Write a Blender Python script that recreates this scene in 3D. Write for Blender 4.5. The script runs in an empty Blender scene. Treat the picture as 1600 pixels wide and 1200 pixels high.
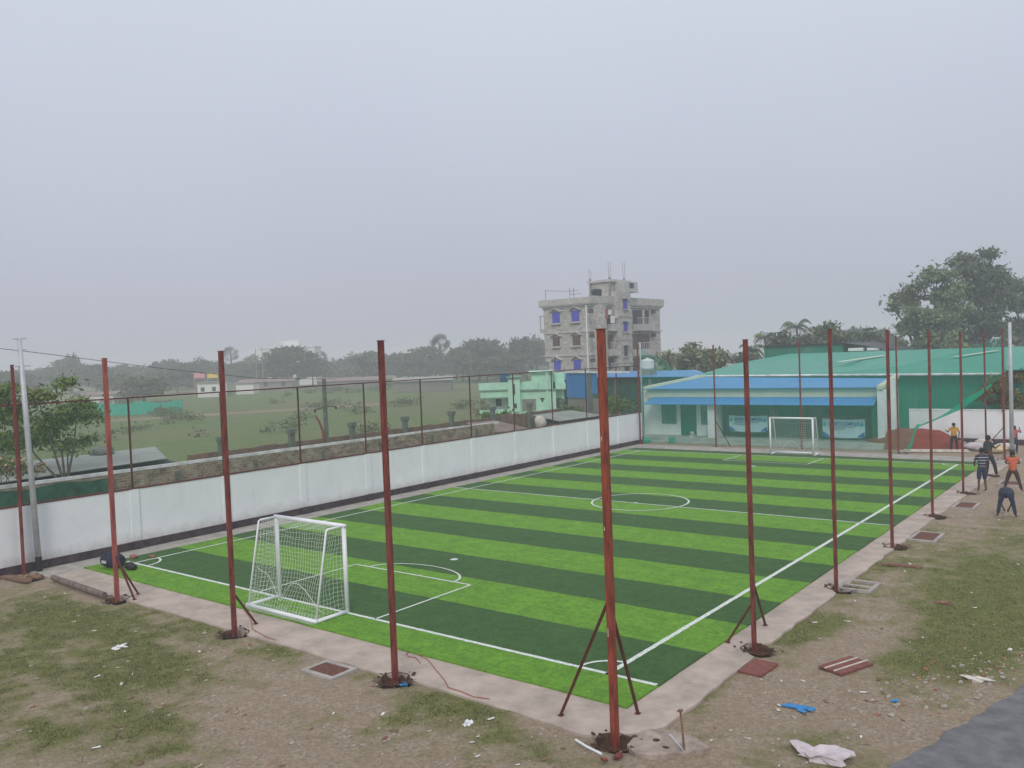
import bpy, bmesh, math, random
import numpy as np
from mathutils import Vector, Matrix, noise
random.seed(7); rng = np.random.default_rng(7)
S = bpy.context.scene; C = S.collection
PI = math.pi

# ------------------------------------------------------------ survey of the place (camera solved from the pitch lines)
FPX, PITCH, ROLL, YAW = 1332.53, 0.03274156, -0.03827063, -0.6660847
CAM = Vector((7.96948, -12.56466, 5.66822))
cp, sp = math.cos(PITCH), math.sin(PITCH)
FW = Vector((math.sin(YAW)*cp, math.cos(YAW)*cp, -sp))
R0 = Vector((math.cos(YAW), -math.sin(YAW), 0)); U0 = R0.cross(FW)
RT = math.cos(ROLL)*R0 + math.sin(ROLL)*U0; UP = -math.sin(ROLL)*R0 + math.cos(ROLL)*U0
def ray(x, y): return FW + RT*((x-800)/FPX) - UP*((y-600)/FPX)
def atd(x, y, d): return CAM + ray(x, y)*d              # survey sight at a given distance
def atz(x, y, z=0.0): r = ray(x, y); return CAM + r*((z-CAM.z)/r.z)
def atX(x, y, v): r = ray(x, y); return CAM + r*((v-CAM.x)/r.x)
def atY(x, y, v): r = ray(x, y); return CAM + r*((v-CAM.y)/r.y)

# ------------------------------------------------------------ materials
MATS = {}
def mat(name, col, rough=0.7, var=0.0, scale=4.0, col2=None, bump=0.0, bscale=None, metal=0.0, spec=0.3, detail=6.0, stretch=None):
    if name in MATS: return MATS[name]
    m = bpy.data.materials.new(name); m.use_nodes = True; nt = m.node_tree; N = nt.nodes; L = nt.links
    b = N['Principled BSDF']; b.inputs['Roughness'].default_value = rough; b.inputs['Metallic'].default_value = metal
    b.inputs['Specular IOR Level'].default_value = spec
    b.inputs['Base Color'].default_value = (*col, 1)
    if var > 0 or col2 or bump > 0:
        g = N.new('ShaderNodeNewGeometry'); mp = N.new('ShaderNodeMapping'); L.new(g.outputs['Position'], mp.inputs['Vector'])
        if stretch: mp.inputs['Scale'].default_value = stretch
        n = N.new('ShaderNodeTexNoise'); n.inputs['Scale'].default_value = scale; n.inputs['Detail'].default_value = detail
        n.inputs['Roughness'].default_value = 0.65
        L.new(mp.outputs[0], n.inputs['Vector'])
        if var > 0 or col2:
            r = N.new('ShaderNodeValToRGB'); L.new(n.outputs['Fac'], r.inputs['Fac'])
            c2 = col2 if col2 else tuple(c*(1-var) for c in col); c1 = col if col2 else tuple(min(1, c*(1+var)) for c in col)
            r.color_ramp.elements[0].position = 0.36; r.color_ramp.elements[1].position = 0.62
            r.color_ramp.elements[0].color = (*c2, 1); r.color_ramp.elements[1].color = (*c1, 1)
            L.new(r.outputs[0], b.inputs['Base Color'])
        if bump > 0:
            n2 = N.new('ShaderNodeTexNoise'); n2.inputs['Scale'].default_value = bscale or scale*6; n2.inputs['Detail'].default_value = 4
            L.new(mp.outputs[0], n2.inputs['Vector'])
            bp = N.new('ShaderNodeBump'); bp.inputs['Strength'].default_value = bump; bp.inputs['Distance'].default_value = 0.02
            L.new(n2.outputs['Fac'], bp.inputs['Height']); L.new(bp.outputs[0], b.inputs['Normal'])
    MATS[name] = m; return m

def node_mat(name):
    m = bpy.data.materials.new(name); m.use_nodes = True
    MATS[name] = m
    return m, m.node_tree.nodes, m.node_tree.links, m.node_tree.nodes['Principled BSDF']

def ramp(N, L, src, stops):
    r = N.new('ShaderNodeValToRGB'); L.new(src, r.inputs['Fac'])
    e = r.color_ramp.elements
    while len(e) < len(stops): e.new(0.5)
    for i, (p, c) in enumerate(stops): e[i].position = p; e[i].color = (*c, 1)
    return r.outputs[0]
def noise_tex(N, L, vec, sc, det=5, rough=0.6):
    n = N.new('ShaderNodeTexNoise'); n.inputs['Scale'].default_value = sc; n.inputs['Detail'].default_value = det; n.inputs['Roughness'].default_value = rough
    L.new(vec, n.inputs['Vector']); return n.outputs['Fac']
def math_n(N, L, op, a, b=None, c=None):
    n = N.new('ShaderNodeMath'); n.operation = op
    for i, v in enumerate((a, b, c)):
        if v is None: continue
        if isinstance(v, (int, float)): n.inputs[i].default_value = v
        else: L.new(v, n.inputs[i])
    return n.outputs[0]
def mixc(N, L, fac, a, b, mode='MIX'):
    n = N.new('ShaderNodeMix'); n.data_type = 'RGBA'; n.blend_type = mode
    if isinstance(fac, (int, float)): n.inputs[0].default_value = fac
    else: L.new(fac, n.inputs[0])
    for k, v in ((6, a), (7, b)):
        if isinstance(v, tuple): n.inputs[k].default_value = (*v, 1)
        else: L.new(v, n.inputs[k])
    return n.outputs[2]

STRIPE = 29.85/16
def make_turf():
    m, N, L, b = node_mat('turf')
    g = N.new('ShaderNodeNewGeometry'); pos = g.outputs['Position']
    s = N.new('ShaderNodeSeparateXYZ'); L.new(pos, s.inputs[0])
    wob = math_n(N, L, 'MULTIPLY', noise_tex(N, L, pos, 14, 5, 0.8), 0.09)
    y = math_n(N, L, 'ADD', s.outputs[1], wob)
    k = math_n(N, L, 'MODULO', math_n(N, L, 'FLOOR', math_n(N, L, 'DIVIDE', math_n(N, L, 'ADD', y, STRIPE*10-0.04), STRIPE)), 2.0)
    fine = noise_tex(N, L, pos, 60, 4, 0.8)
    mid = noise_tex(N, L, pos, 2.2, 5, 0.7)
    light = ramp(N, L, fine, [(0.3, (0.095, 0.262, 0.012)), (0.7, (0.200, 0.438, 0.034))])
    dark = ramp(N, L, fine, [(0.3, (0.030, 0.092, 0.017)), (0.7, (0.070, 0.174, 0.040))])
    c = mixc(N, L, k, dark, light)
    tone = ramp(N, L, mid, [(0.3, (0.72, 0.76, 0.76)), (0.7, (1.16, 1.12, 1.12))])
    c = mixc(N, L, 1.0, c, tone, 'MULTIPLY')
    c = mixc(N, L, 1.0, c, ramp(N, L, noise_tex(N, L, pos, 11, 6, 0.8), [(0.32, (0.58, 0.64, 0.62)), (0.68, (1.30, 1.24, 1.24))]), 'MULTIPLY')
    mp = N.new('ShaderNodeMapping'); mp.inputs['Scale'].default_value = (0.35, 5.0, 1); L.new(pos, mp.inputs['Vector'])
    c = mixc(N, L, 1.0, c, ramp(N, L, noise_tex(N, L, mp.outputs[0], 1.6, 5, 0.7), [(0.3, (0.84, 0.86, 0.86)), (0.7, (1.12, 1.10, 1.10))]), 'MULTIPLY')
    dust = ramp_val(N, L, noise_tex(N, L, pos, 0.45, 7, 0.75), 0.56, 0.78); c = mixc(N, L, math_n(N, L, 'MULTIPLY', dust, 0.10), c, (0.24, 0.28, 0.14))
    # roll seams of the carpet
    se = math_n(N, L, 'ABSOLUTE', math_n(N, L, 'SUBTRACT', math_n(N, L, 'FRACT', math_n(N, L, 'DIVIDE', s.outputs[0], 3.9)), 0.5))
    sm = math_n(N, L, 'LESS_THAN', se, 0.004)
    c = mixc(N, L, math_n(N, L, 'MULTIPLY', sm, 0.22), c, (0.02, 0.06, 0.02))
    L.new(c, b.inputs['Base Color']); b.inputs['Roughness'].default_value = 0.75; b.inputs['Specular IOR Level'].default_value = 0.25
    bp = N.new('ShaderNodeBump'); bp.inputs['Strength'].default_value = 0.7; bp.inputs['Distance'].default_value = 0.03
    L.new(fine, bp.inputs['Height']); L.new(bp.outputs[0], b.inputs['Normal'])
    return m
def make_ground():
    m, N, L, b = node_mat('ground')
    g = N.new('ShaderNodeNewGeometry'); pos = g.outputs['Position']
    at = N.new('ShaderNodeAttribute'); at.attribute_name = 'cover'
    sp_ = N.new('ShaderNodeSeparateColor'); L.new(at.outputs['Color'], sp_.inputs[0])
    n1 = noise_tex(N, L, pos, 2.3, 9, 0.78); n2 = noise_tex(N, L, pos, 16, 7, 0.82); n3 = noise_tex(N, L, pos, 70, 3, 0.7)
    dirt = ramp(N, L, n2, [(0.28, (0.15, 0.11, 0.082)), (0.5, (0.32, 0.258, 0.192)), (0.74, (0.60, 0.50, 0.39))])
    dirt = mixc(N, L, math_n(N, L, 'MULTIPLY', ramp_val(N, L, n1, 0.45, 0.7), 0.7), dirt, (0.33, 0.22, 0.155))
    grass = ramp(N, L, n2, [(0.28, (0.080, 0.095, 0.028)), (0.52, (0.165, 0.182, 0.060)), (0.75, (0.31, 0.285, 0.14))])
    f = math_n(N, L, 'ADD', sp_.outputs[1], math_n(N, L, 'MULTIPLY', math_n(N, L, 'SUBTRACT', n2, 0.5), 1.3))
    f = math_n(N, L, 'ADD', f, math_n(N, L, 'MULTIPLY', math_n(N, L, 'SUBTRACT', n1, 0.5), 1.9))
    c = mixc(N, L, ramp_val(N, L, f, 0.12, 0.95), dirt, grass)
    c = mixc(N, L, sp_.outputs[0], c, (0.030, 0.016, 0.011))            # freshly dug wet soil
    sp2 = ramp_val(N, L, n3, 0.66, 0.72)
    c = mixc(N, L, math_n(N, L, 'MULTIPLY', sp2, 0.25), c, (0.36, 0.32, 0.27))
    L.new(c, b.inputs['Base Color']); b.inputs['Roughness'].default_value = 0.95; b.inputs['Specular IOR Level'].default_value = 0.1
    bp = N.new('ShaderNodeBump'); bp.inputs['Strength'].default_value = 0.8; bp.inputs['Distance'].default_value = 0.04
    L.new(n2, bp.inputs['Height']); L.new(bp.outputs[0], b.inputs['Normal'])
    return m
def ramp_val(N, L, src, a, b_):
    n = N.new('ShaderNodeMapRange'); n.inputs[1].default_value = a; n.inputs[2].default_value = b_; L.new(src, n.inputs[0]); return n.outputs[0]
def make_field():
    m, N, L, b = node_mat('field')
    g = N.new('ShaderNodeNewGeometry'); pos = g.outputs['Position']
    n1 = noise_tex(N, L, pos, 0.05, 6, 0.6); n2 = noise_tex(N, L, pos, 0.6, 8, 0.75); n3 = noise_tex(N, L, pos, 0.02, 2)
    c = ramp(N, L, n2, [(0.3, (0.105, 0.122, 0.055)), (0.5, (0.165, 0.188, 0.085)), (0.75, (0.25, 0.24, 0.14))])
    c = mixc(N, L, math_n(N, L, 'MULTIPLY', ramp_val(N, L, n1, 0.48, 0.68), 0.65), c, (0.21, 0.175, 0.12))
    c = mixc(N, L, math_n(N, L, 'MULTIPLY', ramp_val(N, L, n3, 0.45, 0.6), 0.4), c, (0.12, 0.20, 0.06))
    L.new(c, b.inputs['Base Color']); b.inputs['Roughness'].default_value = 0.95; b.inputs['Specular IOR Level'].default_value = 0.1
    return m
def make_brick(name, c1, c2, mort, sc=1.0, axis='X', rubble=0.0):
    m, N, L, b = node_mat(name)
    g = N.new('ShaderNodeNewGeometry'); s = N.new('ShaderNodeSeparateXYZ'); L.new(g.outputs['Position'], s.inputs[0])
    cb = N.new('ShaderNodeCombineXYZ'); L.new(s.outputs[1 if axis == 'X' else 0], cb.inputs[0]); L.new(s.outputs[2], cb.inputs[1])
    v = cb.outputs[0]
    if rubble:
        nn = N.new('ShaderNodeTexNoise'); nn.inputs['Scale'].default_value = 3; L.new(v, nn.inputs['Vector'])
        v = mixc(N, L, rubble, v, nn.outputs['Color'])
    br = N.new('ShaderNodeTexBrick'); L.new(v, br.inputs['Vector']); br.inputs['Scale'].default_value = sc
    br.inputs['Brick Width'].default_value = 0.26; br.inputs['Row Height'].default_value = 0.085; br.inputs['Mortar Size'].default_value = 0.012
    br.inputs['Color1'].default_value = (*c1, 1); br.inputs['Color2'].default_value = (*c2, 1); br.inputs['Mortar'].default_value = (*mort, 1)
    n1 = noise_tex(N, L, g.outputs['Position'], 2.5, 7, 0.7)
    c = mixc(N, L, 1.0, br.outputs['Color'], ramp(N, L, n1, [(0.3, (0.5, 0.5, 0.48)), (0.7, (1.25, 1.2, 1.15))]), 'MULTIPLY')
    n4 = noise_tex(N, L, g.outputs['Position'], 5.5, 6, 0.7)
    c = mixc(N, L, math_n(N, L, 'MULTIPLY', ramp_val(N, L, n4, 0.52, 0.66), 0.75 if rubble else 0.35), c, (0.06, 0.065, 0.035))
    L.new(c, b.inputs['Base Color']); b.inputs['Roughness'].default_value = 0.95
    bp = N.new('ShaderNodeBump'); bp.inputs['Strength'].default_value = 0.6; bp.inputs['Distance'].default_value = 0.03
    L.new(br.outputs['Fac'], bp.inputs['Height']); bp.invert = True; L.new(bp.outputs[0], b.inputs['Normal'])
    return m
def make_corr(name, c1, c2, axis=0, pitch=0.2, rough=0.45):
    m, N, L, b = node_mat(name)
    g = N.new('ShaderNodeNewGeometry'); s = N.new('ShaderNodeSeparateXYZ'); L.new(g.outputs['Position'], s.inputs[0])
    n1 = noise_tex(N, L, g.outputs['Position'], 0.8, 6, 0.7)
    c = ramp(N, L, n1, [(0.35, c2), (0.65, c1)])
    n5 = noise_tex(N, L, g.outputs['Position'], 0.35, 9, 0.8); c = mixc(N, L, math_n(N, L, 'MULTIPLY', ramp_val(N, L, n5, 0.5, 0.75), 0.30), c, (0.30, 0.30, 0.27))
    sh = math_n(N, L, 'FRACT', math_n(N, L, 'DIVIDE', s.outputs[axis], 1.05))
    c = mixc(N, L, math_n(N, L, 'MULTIPLY', math_n(N, L, 'LESS_THAN', sh, 0.04), 0.35), c, tuple(x*0.5 for x in c2))
    L.new(c, b.inputs['Base Color']); b.inputs['Roughness'].default_value = rough; b.inputs['Specular IOR Level'].default_value = 0.4
    w = math_n(N, L, 'SINE', math_n(N, L, 'MULTIPLY', s.outputs[axis], 2*PI/pitch))
    bp = N.new('ShaderNodeBump'); bp.inputs['Strength'].default_value = 0.22; bp.inputs['Distance'].default_value = 0.03
    L.new(w, bp.inputs['Height']); L.new(bp.outputs[0], b.inputs['Normal'])
    return m
def make_leaf(name, c_dark, c_light):
    m, N, L, b = node_mat(name)
    a = N.new('ShaderNodeAttribute'); a.attribute_name = 'tone'
    s = N.new('ShaderNodeSeparateColor'); L.new(a.outputs['Color'], s.inputs[0])
    c = mixc(N, L, s.outputs[0], c_dark, c_light)
    L.new(c, b.inputs['Base Color']); b.inputs['Roughness'].default_value = 0.6; b.inputs['Specular IOR Level'].default_value = 0.25
    return m
def make_net(name, col, alpha, fold=0.0, weave=None):
    m, N, L, b = node_mat(name)
    N.remove(b); out = [n for n in N if n.type == 'OUTPUT_MATERIAL'][0]
    t = N.new('ShaderNodeBsdfTransparent'); d = N.new('ShaderNodeBsdfDiffuse'); d.inputs[0].default_value = (*col, 1)
    tl = N.new('ShaderNodeBsdfTranslucent'); tl.inputs[0].default_value = (*col, 1)
    ms = N.new('ShaderNodeMixShader'); ms.inputs[0].default_value = 0.4; L.new(d.outputs[0], ms.inputs[1]); L.new(tl.outputs[0], ms.inputs[2])
    mx = N.new('ShaderNodeMixShader'); L.new(t.outputs[0], mx.inputs[1]); L.new(ms.outputs[0], mx.inputs[2])
    g = N.new('ShaderNodeNewGeometry')
    mp = N.new('ShaderNodeMapping'); mp.inputs['Scale'].default_value = (1, 1, 0.25); L.new(g.outputs['Position'], mp.inputs['Vector'])
    n = noise_tex(N, L, mp.outputs[0], 0.9, 4, 0.6)
    f = math_n(N, L, 'ADD', math_n(N, L, 'MULTIPLY', math_n(N, L, 'SUBTRACT', n, 0.5), fold), alpha)
    L.new(f, mx.inputs[0]); L.new(mx.outputs[0], out.inputs[0])
    return m

make_turf(); make_ground(); make_field()
make_brick('rubble_brick', (0.27, 0.17, 0.13), (0.48, 0.40, 0.30), (0.44, 0.42, 0.36), rubble=0.06)
make_brick('red_brick', (0.24, 0.13, 0.105), (0.30, 0.18, 0.145), (0.24, 0.20, 0.17))
make_brick('apartment_brick_x', (0.47, 0.465, 0.455), (0.55, 0.54, 0.525), (0.46, 0.455, 0.445), sc=0.6)
make_brick('apartment_brick_y', (0.47, 0.465, 0.455), (0.55, 0.54, 0.525), (0.46, 0.455, 0.445), sc=0.6, axis='Y')
make_corr('blue_sheet_x', (0.055, 0.24, 0.62), (0.09, 0.29, 0.60), 0)
make_corr('blue_sheet_y', (0.03, 0.19, 0.52), (0.04, 0.22, 0.52), 1)
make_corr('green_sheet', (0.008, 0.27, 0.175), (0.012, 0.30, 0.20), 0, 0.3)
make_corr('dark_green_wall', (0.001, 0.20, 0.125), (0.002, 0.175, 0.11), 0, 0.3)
make_corr('asbestos_sheet', (0.36, 0.38, 0.36), (0.27, 0.29, 0.27), 0, 0.25, 0.9)
def make_wall():
    m, N, L, b = node_mat('white_paint'); g = N.new('ShaderNodeNewGeometry'); pos = g.outputs['Position']; s = N.new('ShaderNodeSeparateXYZ'); L.new(pos, s.inputs[0])
    c = ramp(N, L, noise_tex(N, L, pos, 0.8, 6, 0.7), [(0.3, (0.72, 0.75, 0.79)), (0.7, (0.83, 0.845, 0.87))])
    mp = N.new('ShaderNodeMapping'); mp.inputs['Scale'].default_value = (1.6, 1.6, 0.16); L.new(pos, mp.inputs['Vector'])
    st = ramp_val(N, L, noise_tex(N, L, mp.outputs[0], 2.2, 7, 0.75), 0.54, 0.78)
    c = mixc(N, L, math_n(N, L, 'MULTIPLY', st, 0.20), c, (0.42, 0.42, 0.40))
    low = math_n(N, L, 'MULTIPLY', ramp_val(N, L, math_n(N, L, 'ADD', s.outputs[2], math_n(N, L, 'MULTIPLY', noise_tex(N, L, pos, 3, 6, .8), -0.9)), 0.12, -0.28), 0.5)
    c = mixc(N, L, low, c, (0.40, 0.34, 0.29))
    L.new(c, b.inputs['Base Color']); b.inputs['Roughness'].default_value = 0.8; b.inputs['Specular IOR Level'].default_value = .2
    bp = N.new('ShaderNodeBump'); bp.inputs['Strength'].default_value = 0.2; bp.inputs['Distance'].default_value = 0.02; L.new(noise_tex(N, L, pos, 5, 6, .7), bp.inputs['Height']); L.new(bp.outputs[0], b.inputs['Normal'])
make_wall()
mat('black_band', (0.030, 0.018, 0.032), 0.8, col2=(0.075, 0.058, 0.06), scale=4.0, detail=9)
mat('red_oxide_rust', (0.225, 0.050, 0.028), 0.6, 0.45, 4.0, spec=0.35, stretch=(4, 4, 0.8))
mat('red_oxide', (0.165, 0.036, 0.028), 0.6, 0.5, 3.5, spec=0.4, bump=0.1, stretch=(4, 4, 0.8))
mat('red_oxide_bright', (0.31, 0.075, 0.062), 0.6, 0.35, 2.5, spec=0.4, stretch=(4, 4, 0.8))
mat('dark_oxide', (0.10, 0.022, 0.02), 0.6, 0.3, 3.0)
mat('galvanised', (0.50, 0.52, 0.56), 0.45, 0.10, 4.0, metal=0.2)
mat('black_paint', (0.02, 0.02, 0.024), 0.5)
mat('goal_white', (0.80, 0.82, 0.85), 0.35, 0.05, 3.0, spec=0.5)
mat('net_cord', (0.62, 0.66, 0.62), 0.8)
mat('line_white', (0.64, 0.70, 0.64), 0.8, 0.22, 22, bump=0.4)
mat('concrete_path', (0.50, 0.41, 0.355), 0.9, col2=(0.335, 0.28, 0.24), scale=1.5, bump=0.35, bscale=25, detail=10)
mat('concrete_grey', (0.36, 0.335, 0.31), 0.9, 0.2, 2.0, bump=0.3)
mat('coping_white', (0.72, 0.74, 0.76), 0.85, 0.25, 2.0)
mat('post_concrete', (0.15, 0.17, 0.15), 0.9, 0.25, 5.0)
mat('asphalt', (0.15, 0.15, 0.158), 0.88, 0.22, 3, bump=0.3, bscale=90)
mat('rust_plate', (0.13, 0.052, 0.036), 0.8, 0.3, 12)
mat('plaster_grey', (0.45, 0.44, 0.43), 0.95, 0.12, 0.5)
mat('blue_shutter', (0.055, 0.06, 0.42), 0.6, 0.15, 2)
mat('dark_opening', (0.035, 0.035, 0.045), 0.5)
mat('brown_shutter', (0.10, 0.065, 0.06), 0.6, 0.3, 3)
mat('mint_plaster', (0.47, 0.76, 0.60), 0.85, 0.07, 1.2)
mat('mint_trim', (0.22, 0.33, 0.27), 0.85)
mat('cream_paint', (0.62, 0.64, 0.50), 0.8, 0.05, 2)
mat('pale_mint_wall', (0.80, 0.85, 0.84), 0.8, 0.06, 1.5)
mat('pale_blue_white', (0.76, 0.81, 0.82), 0.8, 0.06, 1.5)
mat('teal_door', (0.006, 0.13, 0.085), 0.5, 0.12, 3)
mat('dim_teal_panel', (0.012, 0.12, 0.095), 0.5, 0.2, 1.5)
mat('window_glass', (0.10, 0.22, 0.20), 0.2, 0.2, 6, spec=0.6)
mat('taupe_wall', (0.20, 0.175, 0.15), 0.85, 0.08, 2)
mat('banner_cloth', (0.50, 0.68, 0.76), 0.6, 0.07, 3)
mat('banner_blue', (0.03, 0.14, 0.42), 0.6)
mat('banner_grey', (0.20, 0.30, 0.33), 0.6)
mat('banner_teal', (0.05, 0.42, 0.45), 0.6)
mat('red_sand', (0.235, 0.052, 0.034), 0.95, 0.18, 3, bump=0.6, bscale=12)
mat('wood_grey', (0.16, 0.13, 0.115), 0.9, 0.3, 6)
mat('wood_brown', (0.20, 0.12, 0.075), 0.9, 0.3, 6)
mat('bark', (0.06, 0.048, 0.038), 0.95, 0.3, 4)
mat('soil_dark', (0.078, 0.042, 0.028), 0.95, 0.4, 9, bump=0.6)
mat('stone', (0.33, 0.29, 0.25), 0.9, 0.3, 9)
mat('brick_bit', (0.26, 0.125, 0.085), 0.9, 0.3, 9)
mat('navy_fabric', (0.016, 0.02, 0.045), 0.8, 0.2, 9)
mat('cable_red', (0.30, 0.07, 0.045), 0.6)
mat('white_plastic', (0.75, 0.77, 0.80), 0.5, 0.05, 3)
mat('blue_plastic', (0.03, 0.22, 0.50), 0.5, 0.15, 8)
mat('sack_cloth', (0.60, 0.56, 0.50), 0.9, 0.15, 5)
mat('sack_yellow', (0.60, 0.50, 0.30), 0.9, 0.15, 5)
mat('sack_pink', (0.55, 0.49, 0.51), 0.9, 0.15, 5)
mat('teal_tarp', (0.03, 0.42, 0.30), 0.6, 0.1, 2)
mat('tin_brown', (0.24, 0.18, 0.165), 0.8, 0.2, 1)
mat('far_white', (0.72, 0.72, 0.70), 0.8)
mat('far_grey', (0.24, 0.225, 0.21), 0.9, 0.15, 0.3)
mat('skin_brown', (0.115, 0.055, 0.036), 0.6)
mat('hair_black', (0.010, 0.009, 0.009), 0.6)
make_net('shade_net', (0.02, 0.40, 0.26), 0.26, 0.16)
make_net('net_hem', (0.01, 0.42, 0.25), 0.86, 0.2)
make_net('fence_mesh', (0.07, 0.20, 0.10), 0.15, 0.06)
make_leaf('leaf_deep', (0.028, 0.042, 0.024), (0.11, 0.145, 0.07))
make_leaf('leaf_olive', (0.045, 0.06, 0.026), (0.17, 0.20, 0.085))
make_leaf('leaf_pale', (0.09, 0.11, 0.055), (0.25, 0.28, 0.14))
make_leaf('leaf_grey', (0.045, 0.060, 0.040), (0.15, 0.18, 0.105))
make_leaf('leaf_scrub', (0.085, 0.105, 0.05), (0.21, 0.22, 0.12))
make_leaf('leaf_fresh', (0.035, 0.075, 0.014), (0.18, 0.27, 0.05))
make_leaf('leaf_rust', (0.05, 0.065, 0.018), (0.20, 0.17, 0.045))
make_leaf('petal_pink', (0.45, 0.22, 0.20), (0.75, 0.50, 0.46))
make_leaf('blade', (0.10, 0.12, 0.035), (0.30, 0.29, 0.13))
M = MATS

# ------------------------------------------------------------ mesh helpers
class MB:
    def __init__(s): s.v = []; s.f = []; s.m = []; s.t = []
    def quad(s, *p, mi=0):
        n = len(s.v); s.v += [tuple(q) for q in p]; s.f.append(tuple(range(n, n+len(p)))); s.m.append(mi)
    def box(s, a, b, mi=0, Mx=None):
        x0, y0, z0 = a; x1, y1, z1 = b
        P = [Vector(p) for p in ((x0,y0,z0),(x1,y0,z0),(x1,y1,z0),(x0,y1,z0),(x0,y0,z1),(x1,y0,z1),(x1,y1,z1),(x0,y1,z1))]
        if Mx: P = [Mx @ p for p in P]
        n = len(s.v); s.v += [tuple(p) for p in P]
        for q in ((3,2,1,0),(4,5,6,7),(0,1,5,4),(1,2,6,5),(2,3,7,6),(3,0,4,7)): s.f.append(tuple(n+i for i in q)); s.m.append(mi)
    def tube(s, pts, r, seg=8, mi=0, cap=True, square=False):
        pts = [Vector(p) for p in pts]; rs = r if isinstance(r, (list, tuple)) else [r]*len(pts)
        if square: seg = 4
        rings = []
        ref = None
        for i, p in enumerate(pts):
            d = (pts[min(i+1, len(pts)-1)] - pts[max(i-1, 0)])
            d = d.normalized() if d.length > 1e-9 else Vector((0,0,1))
            if ref is None:
                ref = Vector((1,0,0)) if abs(d.x) < 0.9 else Vector((0,1,0))
            a = (ref - d*ref.dot(d))
            a = a.normalized() if a.length > 1e-6 else d.orthogonal().normalized()
            ref = a; b = d.cross(a)
            n = len(s.v)
            for k in range(seg):
                th = 2*PI*k/seg + (PI/4 if square else 0)
                s.v.append(tuple(p + (a*math.cos(th)+b*math.sin(th))*rs[i]*(1.414 if square else 1)))
            rings.append(n)
        for i in range(len(rings)-1):
            for k in range(seg):
                k2 = (k+1) % seg
                s.f.append((rings[i]+k, rings[i]+k2, rings[i+1]+k2, rings[i+1]+k)); s.m.append(mi)
        if cap:
            s.f.append(tuple(reversed(range(rings[0], rings[0]+seg)))); s.m.append(mi)
            s.f.append(tuple(range(rings[-1], rings[-1]+seg))); s.m.append(mi)
    def lathe(s, c, prof, seg=16, mi=0):
        c = Vector(c); rings = []
        for r, z in prof:
            rings.append(len(s.v))
            for k in range(seg): th = 2*PI*k/seg; s.v.append((c.x+r*math.cos(th), c.y+r*math.sin(th), c.z+z))
        for i in range(len(rings)-1):
            for k in range(seg):
                k2 = (k+1) % seg; s.f.append((rings[i]+k, rings[i]+k2, rings[i+1]+k2, rings[i+1]+k)); s.m.append(mi)
        s.f.append(tuple(reversed(range(rings[0], rings[0]+seg)))); s.m.append(mi)
        s.f.append(tuple(range(rings[-1], rings[-1]+seg))); s.m.append(mi)
    def prism(s, poly, z0, z1, mi=0):
        n = len(s.v); k = len(poly)
        s.v += [(p[0], p[1], z0) for p in poly] + [(p[0], p[1], z1) for p in poly]
        s.f.append(tuple(reversed(range(n, n+k)))); s.m.append(mi); s.f.append(tuple(range(n+k, n+2*k))); s.m.append(mi)
        for i in range(k): j = (i+1) % k; s.f.append((n+i, n+j, n+k+j, n+k+i)); s.m.append(mi)
    def blob(s, c, r, sc=(1,1,1), rough=0.25, mi=0, sub=1, seed=None):
        bm = bmesh.new(); bmesh.ops.create_icosphere(bm, subdivisions=sub, radius=1)
        off = Vector((random.random()*50, random.random()*50, 0)); n = len(s.v)
        for v in bm.verts:
            k = 1 + rough*2*(noise.noise(v.co*1.4+off))
            s.v.append((c[0]+v.co.x*r*sc[0]*k, c[1]+v.co.y*r*sc[1]*k, c[2]+v.co.z*r*sc[2]*k))
        for f in bm.faces: s.f.append(tuple(n+v.index for v in f.verts)); s.m.append(mi)
        bm.free()
    def build(s, name, mats, parent=None, smooth=False, bevel=0, tone=False, offset=None):
        me = bpy.data.meshes.new(name); me.from_pydata(s.v, [], s.f)
        if not isinstance(mats, (list, tuple)): mats = [mats]
        for m in mats: me.materials.append(m)
        if len(mats) > 1: me.polygons.foreach_set('material_index', s.m)
        if tone:
            a = me.color_attributes.new('tone', 'FLOAT_COLOR', 'POINT')
            arr = np.ones((len(s.v), 4), dtype=np.float32); arr[:, 0] = s.t; arr[:, 1] = s.t; arr[:, 2] = s.t
            a.data.foreach_set('color', arr.ravel())
        if smooth: me.polygons.foreach_set('use_smooth', [True]*len(me.polygons))
        me.update()
        o = bpy.data.objects.new(name, me); C.objects.link(o)
        if parent: o.parent = parent
        if bevel:
            bv = o.modifiers.new('bevel', 'BEVEL'); bv.width = bevel; bv.segments = 2; bv.limit_method = 'ANGLE'
        return o
def tag(o, label=None, cat=None, group=None, kind=None):
    if label: o['label'] = label
    if cat: o['category'] = cat
    if group: o['group'] = group
    if kind: o['kind'] = kind
    return o
def thing(name, label, cat, loc=(0,0,0), rz=0, group=None):
    o = bpy.data.objects.new(name, None); C.objects.link(o); o.location = loc; o.rotation_euler = (0, 0, rz)
    return tag(o, label, cat, group)
def struct(o): o['kind'] = 'structure'; return o
def copy_tree(src, loc, rz=0, sc=1.0, label=None):
    r = src.copy(); C.objects.link(r); r.location = loc; r.rotation_euler = (0, 0, rz); r.scale = (sc, sc, sc) if not isinstance(sc, tuple) else sc
    if label: r['label'] = label
    for ch in list(src.children):
        c = ch.copy(); C.objects.link(c); c.parent = r
        for g in ch.children:
            d = g.copy(); C.objects.link(d); d.parent = c
    return r

# ------------------------------------------------------------ ground, field, road, paving
PITS = [(-12.97,-2.2),(-7.97,-2.18),(-3.12,-2.15),(1.42,-2.12),(1.66,2.6),(1.68,7.45),(1.7,12.35),(1.7,17.25),(1.7,22.2),(1.7,27.1),(1.5,32.3),(-17.4,-2.4),(-13.1,33.2),(-8.2,33.2),(-3.3,33.2)]
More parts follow.
